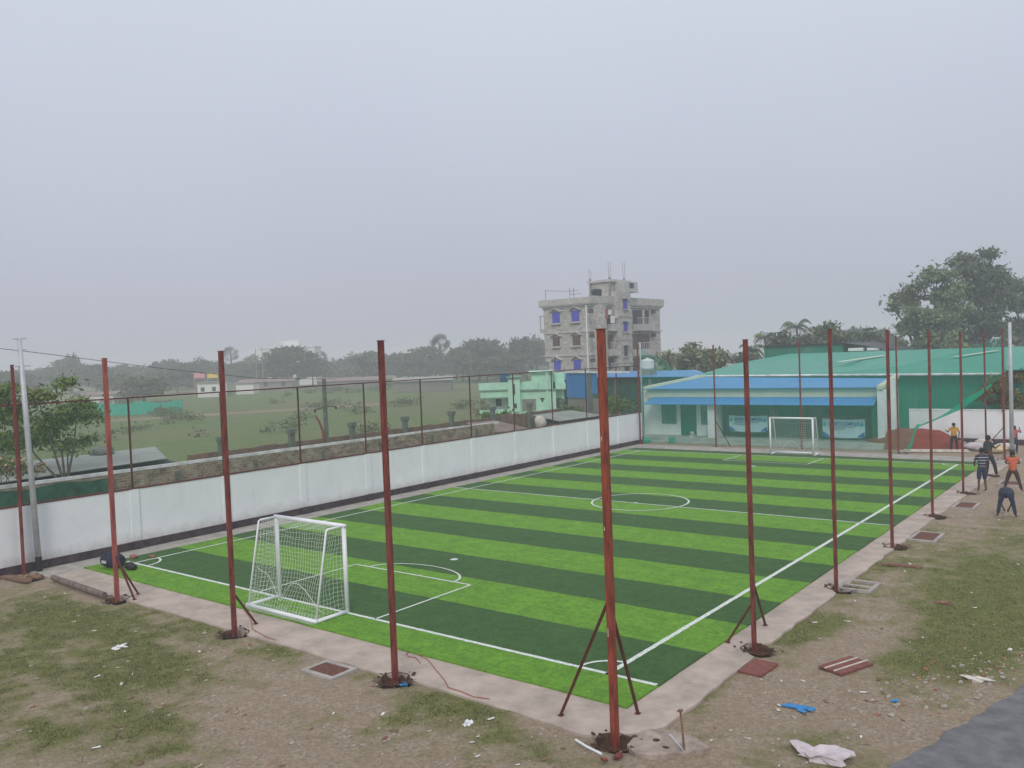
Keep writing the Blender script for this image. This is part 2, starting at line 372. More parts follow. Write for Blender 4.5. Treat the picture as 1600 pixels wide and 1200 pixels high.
# greener patches and bare patches (x, y, rx, ry, weight)
def gp(x, y): p = atz(x, y); return p.x, p.y
BL = []
for (px, py, rx, ry, w) in [(60,960,2.2,1.2,.75),(220,985,3.0,.7,.75),(330,960,1.8,.5,.7),(60,1060,2.2,1.3,.55),(20,1130,1.5,1.5,.4),(230,1050,1.5,.6,.5),
    (430,1015,.9,.5,.6),(620,1120,.8,.5,.65),(740,1105,1.0,.35,.75),(800,1150,.8,.4,.45),(260,1150,1.2,.6,.45),
    (1100,1075,.45,.8,.85),(1240,985,.5,1.4,.9),(1290,1150,.5,.5,.55),(1470,960,1.5,3.0,.75),(1560,900,1.2,3.5,.85),(1590,820,1.2,4,.5),(1330,890,.6,1.4,.7),
    (1440,1030,.7,.7,.5),(1520,1000,1.0,1.2,.7),(1430,840,.8,2.5,.5),
    (300,1010,1.6,.35,-.5),(480,1000,1.2,.35,-.55),(520,1090,1.4,.5,-.7),(150,930,1.2,.35,-.6),(900,1150,1.3,.4,-.8),(1200,1080,.7,1.0,-.6),
    (1400,960,.8,2.0,-.6),(1350,1120,1.4,.7,-.7),(1560,780,1.6,7,-.5),(1350,1000,.7,1.2,-.55),(100,1100,2.2,.4,-.45),(500,1180,2.5,.6,-.45)]:
    x, y = gp(px, py); BL.append((x, y, rx, ry, w))
def cover(x, y):
    g = 0.22 + 0.55*noise.noise(Vector((x*0.6, y*0.6, 3))) + 0.45*noise.noise(Vector((x*2.3, y*2.3, 7))) + 0.25*noise.noise(Vector((x*6, y*6, 9)))
    for bx, by, rx, ry, w in BL:
        d = ((x-bx)/rx)**2 + ((y-by)/ry)**2
        if d < 9: g += w*math.exp(-d*.7)
    if y > 29.5 or -18.3 < x < -16.9: g -= 0.6
    return max(0, min(1, g))
def pit(x, y):
    p = 0
    for a, b in PITS:
        d = math.hypot((x-a)*0.85, y-b) * (1+0.35*noise.noise(Vector((x*4, y*4, 1))))
        if d < 0.9: p = max(p, 1-d/0.30)
    return max(0, p)
def hz(x, y):
    return -0.035 + 0.03*noise.noise(Vector((x*0.9, y*0.9, 0))) + 0.014*noise.noise(Vector((x*4, y*4, 5)))
def near_ground():
    xs = np.concatenate([np.arange(-21, -17, 0.3), np.arange(-17, 12, 0.11)]); ys = np.concatenate([np.arange(-12, 10, 0.11), np.arange(10, 41, 0.2)])
    V = []; cov = []
    for y in ys:
        for x in xs:
            e = min(x+21, 12-x, y+12, 41-y); k = min(1, e/1.0)
            pt = pit(x, y); z = hz(x, y)*k - 0.42*min(1, pt*2.4)
            V.append((x, y, z)); cov.append((min(1, pt*2.2), 0 if pt > .1 else cover(x, y), 0, 1))
    nx = len(xs); F = []
    for j in range(len(ys)-1):
        for i in range(nx-1):
            x, y = xs[i], ys[j]
            if -16.7 < x < 0.6 and -0.7 < y < 30.5: continue
            a = j*nx+i; F.append((a, a+1, a+nx+1, a+nx))
    me = bpy.data.meshes.new('ground'); me.from_pydata(V, [], F); me.materials.append(M['ground'])
    a = me.color_attributes.new('cover', 'FLOAT_COLOR', 'POINT'); a.data.foreach_set('color', np.array(cov, dtype=np.float32).ravel())
    me.polygons.foreach_set('use_smooth', [True]*len(me.polygons))
    o = bpy.data.objects.new('ground', me); C.objects.link(o); struct(o)
near_ground()
b = MB(); R = 900
for (x0, y0, x1, y1) in ((-R,-R,-20.9,R),(11.9,-R,R,R),(-20.9,40.9,11.9,R),(-20.9,-R,11.9,-11.9)): b.quad((x0,y0,-0.06),(x1,y0,-0.06),(x1,y1,-0.06),(x0,y1,-0.06))
struct(b.build('field', M['field']))

def strip(x0, y0, x1, y1, z, name, m, th=0.12, step=0.5, wob=0.03, outer='none'):
    # slab with slightly wandering edges
    nx = max(1, int((x1-x0)/step)); ny = max(1, int((y1-y0)/step)); pts = []
    for i in range(nx): pts.append((x0+(x1-x0)*i/nx, y0))
    for i in range(ny): pts.append((x1, y0+(y1-y0)*i/ny))
    for i in range(nx): pts.append((x1-(x1-x0)*i/nx, y1))
    for i in range(ny): pts.append((x0, y1-(y1-y0)*i/ny))
    pts = [(p[0]+wob*noise.noise(Vector((p[0]*1.3, p[1]*1.3, 0))), p[1]+wob*noise.noise(Vector((p[0]*1.3, p[1]*1.3, 9)))) for p in pts]
    b = MB(); b.prism(pts, z-th, z); return b.build(name, m)
def jag(pts, amp=0.06, step=0.12, sd=0):
    out = []
    for i in range(len(pts)):
        a = Vector(pts[i]); c = Vector(pts[(i+1) % len(pts)]); n = max(1, int((c-a).length/step))
        for k in range(n):
            p = a.lerp(c, k/n); out.append((p.x+amp*noise.noise(Vector((p.x*2.1, p.y*2.1, sd))), p.y+amp*noise.noise(Vector((p.x*2.1, p.y*2.1, sd+4)))))
    return out
b = MB(); ring = jag([(-17.0,-2.12),(-4.0,-2.12),(-3.45,-2.1),(-3.2,-1.85),(-2.8,-2.05),(0.95,-2.18),(1.15,-1.9),(1.55,-1.75),(1.8,-1.3),(1.76,2.2),(1.55,2.4),(1.5,2.8),(1.75,3.1),(1.72,12),(1.76,20),(1.85,30.6),(0.9,30.6),(0.9,-1.0),(-17.0,-1.0)], 0.05, 0.15)
nr = []
for (x, y) in ring:
    hole = [q for q in PITS if math.hypot((x-q[0])*.8, y-q[1]) < 0.34 and q[0] > -13.5 and not (q[1] > 28)]
    if hole and y < 29 and x > -16:
        q = hole[0]; d = Vector((x-q[0], y-q[1])); d = d.normalized() if d.length > .01 else Vector((-1, 0))
        if q[1] < 0: d = Vector((d.x, abs(d.y)+.25)).normalized()
        else: d = Vector((-abs(d.x)-.25, d.y)).normalized()
        rr = .245; x, y = q[0]+d.x*rr*1.15, q[1]+d.y*rr
    nr.append((x, y))
b.prism(nr, -0.16, 0.0); struct(b.build('concrete_path', M['concrete_path']))
struct(strip(-18.2, -2.1, -17.02, 33, -0.004, 'side_gutter', M['concrete_grey'], wob=0.05))
struct(strip(-17.0, 31.05, 2.2, 33.0, -0.012, 'far_apron', M['concrete_grey'], wob=0.1))
b = MB(); b.prism(jag([(-17.12,-1.05),(0.98,-1.05),(1.0,15),(0.96,31.0),(-17.3,31.0),(-17.15,15)], 0.02, 0.6), -0.02, 0.028); struct(b.build('turf', M['turf']))
for (a, c) in PITS:
    if c > 28: continue
    b = MB(); prof = [(.285,.006),(.265,.012),(.245,-.02),(.22,-.12),(.15,-.26),(.0,-.30)]; n = 22; prev = None
    for (r, z) in prof:
        ring_ = []
        for i in range(n):
            th = 2*PI*i/n; k = 1+.22*noise.noise(Vector((math.cos(th)*1.3+a*3, math.sin(th)*1.3+c*3, 2)))
            X_, Y_ = a+r*k*1.12*math.cos(th), c+r*k*math.sin(th); on = (Y_ > -2.1 and X_ < 1.72)
            ring_.append((X_, Y_, z+.008*noise.noise(Vector((th*3, a, z*9)))-(0 if on or z < -.05 else .026)))
        if prev:
            for i in range(n): b.quad(prev[i], prev[(i+1) % n], ring_[(i+1) % n], ring_[i])
        prev = ring_
    struct(b.build('dug_hole', M['soil_dark'], smooth=True))
# loose turf fringe where the carpet ends
# markings
def lines():
    b = MB(); z = 0.034
    def seg(x0, y0, x1, y1, w):
        d = Vector((x1-x0, y1-y0, 0)); n = Vector((-d.y, d.x, 0)).normalized()*w/2; L = d.length; k = max(1, int(L/0.12)); pr = None
        for i in range(k+1):
            c = Vector((x0, y0, z)) + d*(i/k)
            o1 = n*(1+0.34*noise.noise(Vector((c.x*6, c.y*6, 1)))); o2 = n*(1+0.34*noise.noise(Vector((c.x*6, c.y*6, 8))))
            cu = (c+o1, c-o2)
            if pr: b.quad(pr[0], pr[1], cu[1], cu[0])
            pr = cu
    W = -16.25; L_ = 29.85
    seg(0, -0.05, 0, L_+0.05, 0.105); seg(W, 0, W, L_, 0.075)
    seg(W-0.4, 0, 0.95, 0, 0.095); seg(-17.2, L_, 0.95, L_, 0.08)
    seg(-17.1, L_/2+.05, 0.95, L_/2+.05, 0.07)
    for sgn, y0 in ((1, 0), (-1, L_)):
        dep = 3.2 if sgn > 0 else 2.35
        y1 = y0 + sgn*dep
        seg(-10.2, y0, -10.2, y1, 0.06); seg(-5.97, y0, -5.97, y1, 0.06); seg(-10.2, y1, -5.97, y1, 0.06)
    def arc(cx, cy, r, a0, a1, w, sy=1.0, dz=0.0):
        n = 40; pr = None
        for i in range(n+1):
            a = math.radians(a0+(a1-a0)*i/n); c, s_ = math.cos(a), math.sin(a)
            cu = ((cx+(r-w/2)*c, cy+(r-w/2)*s_*sy, z+dz), (cx+(r+w/2)*c, cy+(r+w/2)*s_*sy, z+dz))
            if pr: b.quad(pr[0], pr[1], cu[1], cu[0])
            pr = cu
    arc(-8.05, 15.3, 1.80, 0, 360, 0.07, 1.0, 0.003)
    arc(-8.08, 3.22, 1.55, 0, 180, 0.07, 0.58, 0.003)
    arc(0, 0, 0.62, 90, 180, 0.07, 1, 0.003); arc(W, 0, 0.72, 0, 90, 0.07, 1, 0.003)
    arc(0, L_, 0.6, 180, 270, 0.06, 1, 0.003); arc(W, L_, 0.6, 270, 360, 0.06, 1, 0.003)
    for cx, cy, r in ((-8.12, 4.98, 0.11), (-8.0, 25.95, 0.13), (-8.05, 14.98, 0.09)):
        b.quad(*[(cx+r*math.cos(2*PI*i/16), cy+r*math.sin(2*PI*i/16), z+0.006) for i in range(16)])
    struct(b.build('pitch_lines', M['line_white']))
lines()
# road in the lower right
b = MB(); b.prism(jag([(3.2,-8),(4.15,-4.2),(4.9,-0.75),(5.35,0.95),(5.9,3.1),(6.9,7.2),(8.6,14),(14,14),(14,-8)], 0.12, 0.25), -0.2, 0.012); struct(b.build('road', M['asphalt']))

# ------------------------------------------------------------ stuff on the ground: blades of grass, gravel
def blades():
    V = []; F = []; T = []; n = 0; cnt = 0
    def tuft(x, y, h, k):
        nonlocal n
        for _ in range(k):
            a = random.random()*2*PI; w = 0.006+0.006*random.random(); hh = h*(0.5+random.random()); le = hh*(0.2+0.7*random.random())
            px = x+random.uniform(-.045, .045); py = y+random.uniform(-.045, .045); z = hz(px, py)-0.008
            ca, sa = math.cos(a), math.sin(a); dx, dy = -sa*w, ca*w
            V.extend([(px-dx, py-dy, z), (px+dx, py+dy, z), (px+ca*le, py+sa*le, z+hh)]); F.append((n, n+1, n+2)); n += 3
            t = random.random(); T.extend([t*0.8, t*0.8, t])
    tries = 0
    while cnt < 34000 and tries < 500000:
        tries += 1
        if random.random() < 0.6: x = random.uniform(-16, 4.3); y = -random.uniform(2.15, 8.5)
        else: x = random.uniform(1.75, 8); y = random.uniform(-2, 22)
        if x > 4.3 + (y+0.75)*0.26 - 0.1 and y < 12: continue
        d = math.hypot(x-CAM.x, y-CAM.y)
        if random.random() > min(1, (9/d)**1.2): continue
        if pit(x, y) > 0: continue
        c = cover(x, y)
        if random.random() > (c**2.4)*0.9*(0.35+1.3*max(0, noise.noise(Vector((x*3.1, y*3.1, 30)))+.35))+0.035: continue
        tuft(x, y, 0.012+0.014*c, 6); cnt += 1
    me = bpy.data.meshes.new('short_grass'); me.from_pydata(V, [], F); me.materials.append(M['blade'])
    a = me.color_attributes.new('tone', 'FLOAT_COLOR', 'POINT'); arr = np.ones((len(T), 4), dtype=np.float32); arr[:, :3] = np.array(T)[:, None]; a.data.foreach_set('color', arr.ravel())
    o = bpy.data.objects.new('short_grass', me); C.objects.link(o); tag(o, 'short olive and dry grass growing in patches on the dirt around the pitch', 'grass', kind='stuff')
blades()
def gravel():
    b = MB(); k = 0
    while k < 2600:
        if random.random() < 0.55: x = random.uniform(-16, 4.3); y = -random.uniform(2.2, 8.5)
        else: x = random.uniform(1.8, 7.5); y = random.uniform(-2, 24)
        if x > 4.5 + (y+0.75)*0.26 and y < 12: continue
        dd = math.hypot(x-CAM.x, y-CAM.y)
        if random.random() > (9/dd)**0.8 or pit(x, y) > .05: continue
        nn = noise.noise(Vector((x*0.8, y*0.8, 20)))
        if random.random() > 0.3+1.6*nn: continue
        if cover(x, y) > 0.45 and random.random() < .8: continue
        r = 0.006 + 0.030*random.random()**4
        b.blob((x, y, hz(x, y)+r*0.2), r, (1, 1+random.random()*.8, 0.6), 0.3, mi=(1 if random.random() < .16 else 0), sub=1); k += 1
    # rubble beside the road
    for _ in range(240):
        t = random.random()**0.8; cx = 3.6+2.1*t; cy = 0.2+4.2*t
        x = random.gauss(cx, .38); y = random.gauss(cy, .55)
        if x > 4.75+(y+0.75)*0.26: x -= 0.7
        r = 0.012+0.04*random.random()**3
        b.blob((x, y, hz(x, y)+r*.2), r, (1, 1.5, .6), .3, mi=(1 if random.random() < .3 else 0), sub=1)
    tag(b.build('gravel', [M['stone'], M['brick_bit']]), 'scattered stones and brick chips lying on the bare dirt beside the pitch', 'gravel', kind='stuff')
gravel()
b = MB(); k = 0
while k < 420:
    if random.random() < .5: x = random.uniform(-16, 4.0); y = -random.uniform(2.3, 8)
    else: x = random.uniform(1.9, 6.5); y = random.uniform(-1.5, 20)
    if x > 4.3 + (y+0.75)*0.26 or pit(x, y) > 0 or random.random() > (8/math.hypot(x-CAM.x, y-CAM.y)): continue
    k += 1; a = random.random()*PI; l = random.uniform(.012, .075)*random.random()+.012; w = l*random.uniform(.15, .7); z = hz(x, y)+.012; ca, sa = math.cos(a), math.sin(a)
    b.quad((x-ca*l-sa*w, y-sa*l+ca*w, z), (x+ca*l-sa*w, y+sa*l+ca*w, z+random.random()*.015), (x+ca*l+sa*w*.6, y+sa*l-ca*w, z+.004), (x-ca*l+sa*w, y-sa*l-ca*w*.7, z+random.random()*.012), mi=random.choice((0,0,1,1,1,1,2)))
tag(b.build('litter', [M['sack_cloth'], M['wood_brown'], M['far_white']]), 'tiny scraps of straw, paper and chips strewn over the dirt', 'litter', kind='stuff')
b = MB()
for (a, c) in PITS:
    for _ in range(26 if c < 12 else 14):
        an = random.random()*2*PI; rr = 0.27+random.gauss(0.03, 0.05); x = a+rr*math.cos(an)*1.15; y = c+rr*math.sin(an)
        r = 0.010+0.03*random.random()**2
        b.blob((x, y, 0.02), r, (1.2, 1, .6), .35)
tag(b.build('loose_soil', M['soil_dark']), 'dark brown soil clods heaped around the dug holes at the red posts', 'soil', kind='stuff')

# ------------------------------------------------------------ red steel posts
def red_post(loc, label, h=6.0, r=0.055, bright=False, braces=(), base=-0.25, plate=False, lean=(0, 0)):
    t = thing('red_steel_post', label, 'post', (loc[0], loc[1], 0), 0, 'red steel posts standing around the pitch')
    m = M['red_oxide_bright'] if bright is True else M[bright or 'red_oxide']
    b = MB()
    # two channels welded face to face: box section with a seam and rolled lips
    b.box((-r, -r, base), (r, r, h)); 
    for s in (-1, 1): b.box((-r-0.004, s*0.008-0.004, base), (-r+0.001, s*0.008+0.004, h)); b.box((s*r*0.7-.006, -r-0.003, base), (s*r*0.7+.006, -r+0.001, h))
    b.build('shaft', m, t, bevel=0.008)
    c = MB(); c.box((-r*1.25, -r*1.25, h+0.002), (r*1.25, r*1.25, h+0.014)); c.build('cap_plate', m, t)
    for (dx, dy, hb) in braces:
        k = MB(); k.tube([(dx*0.02/max(.01, math.hypot(dx, dy)) , dy*0.02/max(.01, math.hypot(dx, dy)), hb), (dx, dy, 0.02)], 0.019, 4, square=True)
        k.box((dx-.04, dy-.04, 0.002), (dx+.04, dy+.04, 0.014)); k.build('brace', M['dark_oxide'], t)
    t.rotation_euler = (lean[0], lean[1], 0)
    return t
red_post((-18.05,-2.3), 'dark red post at the left frame edge beside the tall grey pole', h=5.95, r=.036)
red_post((-12.97,-2.18), 'bright pinkish red post with two braces beside the navy bag', h=5.99, bright=True, braces=((0.50,0.18,1.1),(0.08,0.5,1.0)), r=.046)
red_post((-7.97,-2.18), 'dark red post just left of the near goal, braced over the concrete path', h=6.0, r=.042, braces=((-0.12,0.62,.85),))
red_post((-3.12,-2.15), 'red post in a dug hole between the near goal and the corner post', h=6.02, r=.043)
red_post((1.42,-2.12), 'thickest nearest red post with chipped paint and two long braces at the pitch corner', h=6.0, r=.049, bright='red_oxide_rust', braces=((-1.17,0.30,2.1),(-0.20,1.01,1.95)))
red_post((1.60,2.6), 'first red post along the right path beyond the corner, by the red square cover', h=5.8, r=.037, braces=((-0.34,1.4,1.3),(-0.55,0.05,0.85)))
red_post((1.60,7.45), 'second red post along the right path, beside the open square chamber', h=6.0, r=.037, braces=((-0.42,1.35,0.9),))
red_post((1.60,12.35), 'third red post along the right path, level with the halfway line', h=5.98, r=.038)
red_post((1.60,17.25), 'fourth red post along the right path, with a short brace', h=5.98, r=.036, braces=((-0.38,1.7,1.2),))
red_post((1.60,22.2), 'fifth red post along the right path, left of the man in the striped shirt', h=5.9, r=.036)
red_post((1.58,27.15), 'slim red post rising behind the man in the dark shirt', h=5.95, r=.03)
red_post((1.48,32.4), 'red corner post at the far right by the tall grey pole', h=6.05, r=.045, braces=((-1.2,0.1,1.5),))
red_post((-3.3,33.1), 'red post behind the far goal line, right of the clubhouse end pillar', h=5.95, r=.036)
red_post((-8.2,33.1), 'red post directly behind the far goal', h=5.85, r=.036)
red_post((-13.15,33.1), 'red post with a slanting brace in front of the clubhouse green door', h=5.85, r=.036, braces=((0.65,0.45,1.5),))
red_post((-18.1,33.1), 'dark red post at the far left corner where the white wall ends', h=6.1, r=.038)

# grey light poles
def grey_pole(loc, h, label, r=0.06, arms=(), lean=0.0):
    t = thing('grey_pole', label, 'pole', (loc[0], loc[1], 0), 0)
    b = MB(); b.tube([(0,0,0.42),(0,0,h*0.62),(0,0,h)], [r*1.15, r, r*0.8], 12); b.build('shaft', M['galvanised'], t, smooth=True)
    b = MB(); b.tube([(0,0,-0.1),(0,0,0.42)], r*1.2, 12); b.build('black_foot', M['black_paint'], t)
    for (z, L_) in arms:
        b = MB(); b.box((-0.03,-L_/2,z),(0.03,L_/2,z+0.03)); b.build('cross_arm', M['galvanised'], t)
    return t
g = grey_pole((-18.0,-1.9), 6.7, 'tall pale grey pole with crossbars near its top by the white wall', 0.075, ((6.68,.34),(6.36,.34),(5.9,.46)))
g.rotation_euler = (0.028, 0, 0)
grey_pole((1.72,32.9), 6.35, 'tall pale grey pole at the far right corner behind the people', 0.085)
grey_pole((-18.25,33.7), 6.2, 'thin pale grey pole at the far left corner of the pitch', 0.05)
b = MB(); p0 = Vector((-18.05,-14,8.2)); p1 = Vector((-18.05,-2,6.35)); p2 = Vector((-18.05,2.2,5.7)); p3 = Vector((-19.5,10.6,5.0))
pts = [p0, (p0+p1)/2-Vector((0,0,.15)), p1, p2, (p2+p3)/2-Vector((0,0,.15)), p3]
b.tube(pts, 0.008, 4); tag(b.build('overhead_wire', M['black_paint']), 'thin dark wire sagging from the tall grey pole toward the concrete electric pole', 'wire')

# concrete electric pole behind the wall
t = thing('electric_pole', 'old concrete electric pole with short side arms behind the rubble brick wall', 'pole', (-20.4,10.75,0))
b = MB(); b.tube([(0,0,0),(0,0,5.0)], [0.085,0.06], 4, square=True); b.build('shaft', M['post_concrete'], t)
b = MB(); b.tube([(-0.1,-0.45,3.72),(0,0,3.85),(0.1,0.5,3.8)], 0.02, 6); b.build('side_arm', M['black_paint'], t)
for y, z in ((-0.47,3.68),(0.5,3.76)):
    b = MB(); b.lathe((0.0+(-0.1 if y < 0 else .1), y, z-0.05), [(0.03,0),(0.05,0.03),(0.03,0.09),(0.02,.12)], 8); b.build('insulator', M['black_paint'], t)
b = MB(); b.tube([(-20.15,10.45,2.1),(-20.2,10.42,2.8),(-20.3,10.3,3.3),(-20.25,10.1,3.5)], [0.05,0.055,0.04,0.03], 6)
tag(b.build('red_pipe', M['cable_red'], smooth=True), 'bent red pipe tied beside the concrete electric pole', 'pipe')

# ------------------------------------------------------------ left boundary wall with its fence
t = thing('boundary_wall', 'long white boundary wall with a black foot band along the left touchline', 'wall', (0,0,0))
b = MB(); b.box((-18.38,-14,-0.1),(-18.24,33.6,1.9)); b.build('wall_panel', M['white_paint'], t)
b = MB(); b.box((-18.24,-14,-0.1),(-18.19,33.6,0.24)); b.build('foot_band', M['black_band'], t)
b = MB(); b.box((-18.40,-14,1.902),(-18.22,33.6,1.94)); b.build('top_angle', M['dark_oxide'], t)
FY = [-2.15 + 3.3*i for i in range(-3, 11)]
for i, y in enumerate(FY):
    b = MB(); b.box((-18.24,y-0.14,0.242),(-18.2,y+0.14,1.9)); b.build('pilaster', M['white_paint'], t)
    b = MB(); b.box((-18.188,y-0.17,-0.1),(-18.13,y+0.17,0.26)); b.build('pilaster_foot', M['black_band'], t)
t = thing('wall_fence', 'dark red railing with green wire mesh standing on top of the long white wall', 'fence', (-18.31,0,0))
b = MB(); b.tube([(0,-14,4.82),(0,33.4,4.78)], 0.022, 4, square=True); b.build('top_rail', M['dark_oxide'], t)
for y in FY:
    b = MB(); b.tube([(0,y,1.945),(0,y,4.81)], 0.024, 4, square=True); b.build('fence_post', M['dark_oxide'], t)
b = MB(); n = 60
for i in range(n):
    y0 = -14+47.4*i/n; y1 = -14+47.4*(i+1)/n
    s0 = 0.05*noise.noise(Vector((y0, 3, 0))); s1 = 0.05*noise.noise(Vector((y1, 3, 0)))
    b.quad((0.03+s0,y0,1.945),(0.03+s1,y1,1.945),(0.03,y1,4.77),(0.03,y0,4.77))
b.build('wire_mesh', M['fence_mesh'], t)

# rubble brick wall with pale coping, behind
t = thing('rubble_wall', 'weathered rubble brick wall with a pale coping behind the white wall', 'wall', (0,0,0))
b = MB(); b.box((-19.22,-14,-0.1),(-19.0,20.2,2.36)); b.build('brickwork', M['rubble_brick'], t)
b = MB(); b.tube([(-19.1,-14,2.42),(-19.1,4,2.42),(-19.1,12,2.40),(-19.1,20.6,2.36)], 0.05, 4, square=True); b.build('coping', M['coping_white'], t)
for y in (0.2, 3.1, 6.2, 9.4, 12.5, 15.7, 18.8):
    b = MB(); b.box((-18.995,y-0.07,0),(-18.96,y+0.07,2.2)); b.build('pier', M['post_concrete'], t)
b = MB()
for i in range(14):
    y0 = -3.6+0.32*i; b.quad((-18.93+.03*math.sin(i*2.1),y0,1.35),(-18.93+.03*math.sin((i+1)*2.1),y0+.32,1.35),(-18.95,y0+.32,2.3+.04*math.sin(i)),(-18.95,y0,2.3+.04*math.sin(i-1)))
o = b.build('green_tarp', mat('dull_green_tarp', (0.03,0.12,0.075), 0.8, 0.4, 2)); sol = o.modifiers.new('s', 'SOLIDIFY'); sol.thickness = 0.01
tag(o, 'dull green tarp hung on the rubble wall at the left frame edge', 'tarp')

# red brick wall with concrete posts further out
t = thing('brick_wall', 'long red brown brick wall with concrete posts rising above it, behind the rubble wall', 'wall', (0,0,0))
b = MB(); n = 40
for i in range(n):
    y0 = 5.4+32*i/n; y1 = 5.4+32*(i+1)/n; h = 2.34+0.06*noise.noise(Vector((i*0.9, 0, 0))); b.box((-22.2,y0,-0.1),(-22.0,y1-0.001,h))
b.build('brickwork', M['red_brick'], t)
for k in range(9):
    y = 6.72+3.38*k
    b = MB(); b.box((-21.99,y-0.12,0),(-21.8,y+0.12,2.72)); b.box((-22.02,y-0.17,2.722),(-21.76,y+0.17,2.93)); b.build('concrete_post', M['post_concrete'], t, bevel=0.01)

# sheet roofed shed behind
t = thing('low_shed', 'low shed with a pale grey corrugated sheet roof behind the rubble wall', 'shed', (0,0,0))
b = MB(); 
P = [(-25.2,-2.5,1.68),(-25.5,7.3,1.80),(-31.9,9.6,1.86),(-34.5,1.0,1.70),(-33,-3,1.65)]
b.quad((-26.1,-4,1.70),(-26.5,7.0,1.84),(-31.9,9.5,1.88),(-32.5,2.3,1.80),(-29,0,1.80),(-27.5,-4,1.7)); o = b.build('sheet_roof', M['asbestos_sheet'], t); sl = o.modifiers.new('s','SOLIDIFY'); sl.thickness = 0.03
b = MB(); b.prism([(-25.2,-3.8),(-25.6,7.2),(-31.5,9.0),(-32,2),(-28.6,-.3),(-27.6,-3.8)], -0.1, 1.60); b.build('eave_shade_wall', mat('shed_dark', (0.05,0.055,0.06), 0.9, 0.2, 2), t)  # dark wall jutting past the eave, coloured as the shadow under the roof
b = MB(); b.blob((-31.4,6.6,2.0), 0.5, (1.4,1,0.55), .3); tag(b.build('rubble_heap', M['post_concrete']), 'small dark heap lying on the far edge of the grey shed roof', 'heap')
t = thing('lean_to_roof', 'small brown tin lean-to roof just past the end of the rubble wall', 'roof', (0,0,0))
b = MB(); b.quad((-19.2,20.6,1.86),(-19.2,23.4,1.80),(-21.5,23.2,2.22),(-21.6,21.0,2.25)); o = b.build('tin_sheet', M['tin_brown'], t); sl = o.modifiers.new('s','SOLIDIFY'); sl.thickness = 0.03
b = MB(); b.prism([(-19.4,20.8),(-19.4,23.2),(-21.4,23.0),(-21.4,21.1)], 0, 1.75); b.build('hut_wall', M['post_concrete'], t)
t = thing('tin_hut', 'low hut with a grey tin roof against the brick wall near the far corner', 'hut', (0,0,0))
b = MB(); b.quad((-19.1,26.0,1.98),(-19.1,30.6,1.95),(-21.2,30.3,2.25),(-21.2,26.3,2.25)); o = b.build('tin_sheet', M['asbestos_sheet'], t); sl = o.modifiers.new('s','SOLIDIFY'); sl.thickness = 0.03
b = MB(); b.prism([(-19.3,26.2),(-19.3,30.4),(-21.1,30.1),(-21.1,26.5)], 0, 1.9); b.build('hut_wall', mat('shed_dark', (0,0,0)), t)
b = MB(); b.blob((-19.6,24.9,2.0), 0.32, (1,1,1.1), .15, sub=2); b.tube([(-19.6,24.9,0),(-19.6,24.9,1.9)], 0.25, 8)
tag(b.build('white_sack', M['sack_cloth'], smooth=True), 'upright pale sack standing between the two low tin roofs behind the white wall', 'sack')

# ------------------------------------------------------------ clubhouse
t = thing('clubhouse', 'single storey clubhouse with blue sheet roofs, green door and long veranda behind the far goal', 'clubhouse', (0,0,0))
Yf = 36.5
b = MB()
b.box((-19.7,Yf,0.2),(-14.35,Yf+0.2,3.1)); b.prism([(-19.7,Yf+.201),(-19.45,Yf+.201),(-16.4,38.7),(-16.65,38.7)],0.2,3.1); b.build('white_wall', M['pale_mint_wall'], t)
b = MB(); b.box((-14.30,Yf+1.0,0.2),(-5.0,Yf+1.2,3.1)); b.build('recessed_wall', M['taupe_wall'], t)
b = MB(); b.box((-16.4,38.72,-0.1),(-5.0,38.85,3.5)); b.build('back_wall', M['pale_mint_wall'], t)
# plinth and step
b = MB(); b.box((-19.8,34.95,-0.1),(-4.5,Yf-0.002,0.24)); b.box((-19.6,34.5,-0.1),(-4.5,34.948,0.06)); b.box((-19.6,Yf+.202,-.1),(-4.6,40.1,.2)); b.build('plinth', mat('plinth_grey', (0.40,0.42,0.38), 0.9, 0.15, 1.5, bump=.2), t, bevel=0.02)
# fascia
b = MB(); b.box((-19.35,36.3,2.62),(-4.8,36.498,3.16)); b.build('fascia', M['cream_paint'], t)
# awning
b = MB(); b.quad((-19.0,35.1,2.30),(-5.0,35.1,2.30),(-5.1,36.29,2.68),(-18.85,36.29,2.68)); o = b.build('awning', M['blue_sheet_x'], t); sl = o.modifiers.new('s','SOLIDIFY'); sl.thickness = 0.03
# main roof
b = MB(); b.quad((-19.2,36.0,3.22),(-4.95,36.0,3.22),(-4.95,38.9,3.58),(-16.5,38.9,3.82)); o = b.build('main_roof', M['blue_sheet_x'], t); sl = o.modifiers.new('s','SOLIDIFY'); sl.thickness = 0.03
for (xa, ya, za), (xb, yb, zb), wd in (((-19.45,36.0,3.18),(-16.7,38.95,3.80),.22),((-4.94,35.6,3.14),(-4.94,38.95,3.58),.32)):
    b = MB(); h_ = .19
    A = [(xa,ya,za),(xb,yb,zb),(xb,yb,zb+h_),(xa,ya,za+h_)]; B = [(x+wd,y,z) for x, y, z in A]
    b.quad(*A[::-1]); b.quad(*B)
    for q in range(4): r_ = (q+1) % 4; b.quad(A[q],A[r_],B[r_],B[q])
    b.build('barge_board', M['cream_paint'], t)
# right end wall / pillar
b = MB(); b.box((-4.98,35.75,0.2),(-4.62,38.7,3.12)); b.build('end_wall', M['pale_blue_white'], t)
b = MB(); b.box((-4.60,36.2,-0.05),(-4.18,36.6,3.72)); b.build('tall_pillar', M['pale_blue_white'], t, bevel=0.02)
b = MB(); b.box((-14.78,35.5,0.2),(-14.32,Yf-0.002,2.4)); b.build('veranda_pillar', M['pale_blue_white'], t, bevel=0.02)
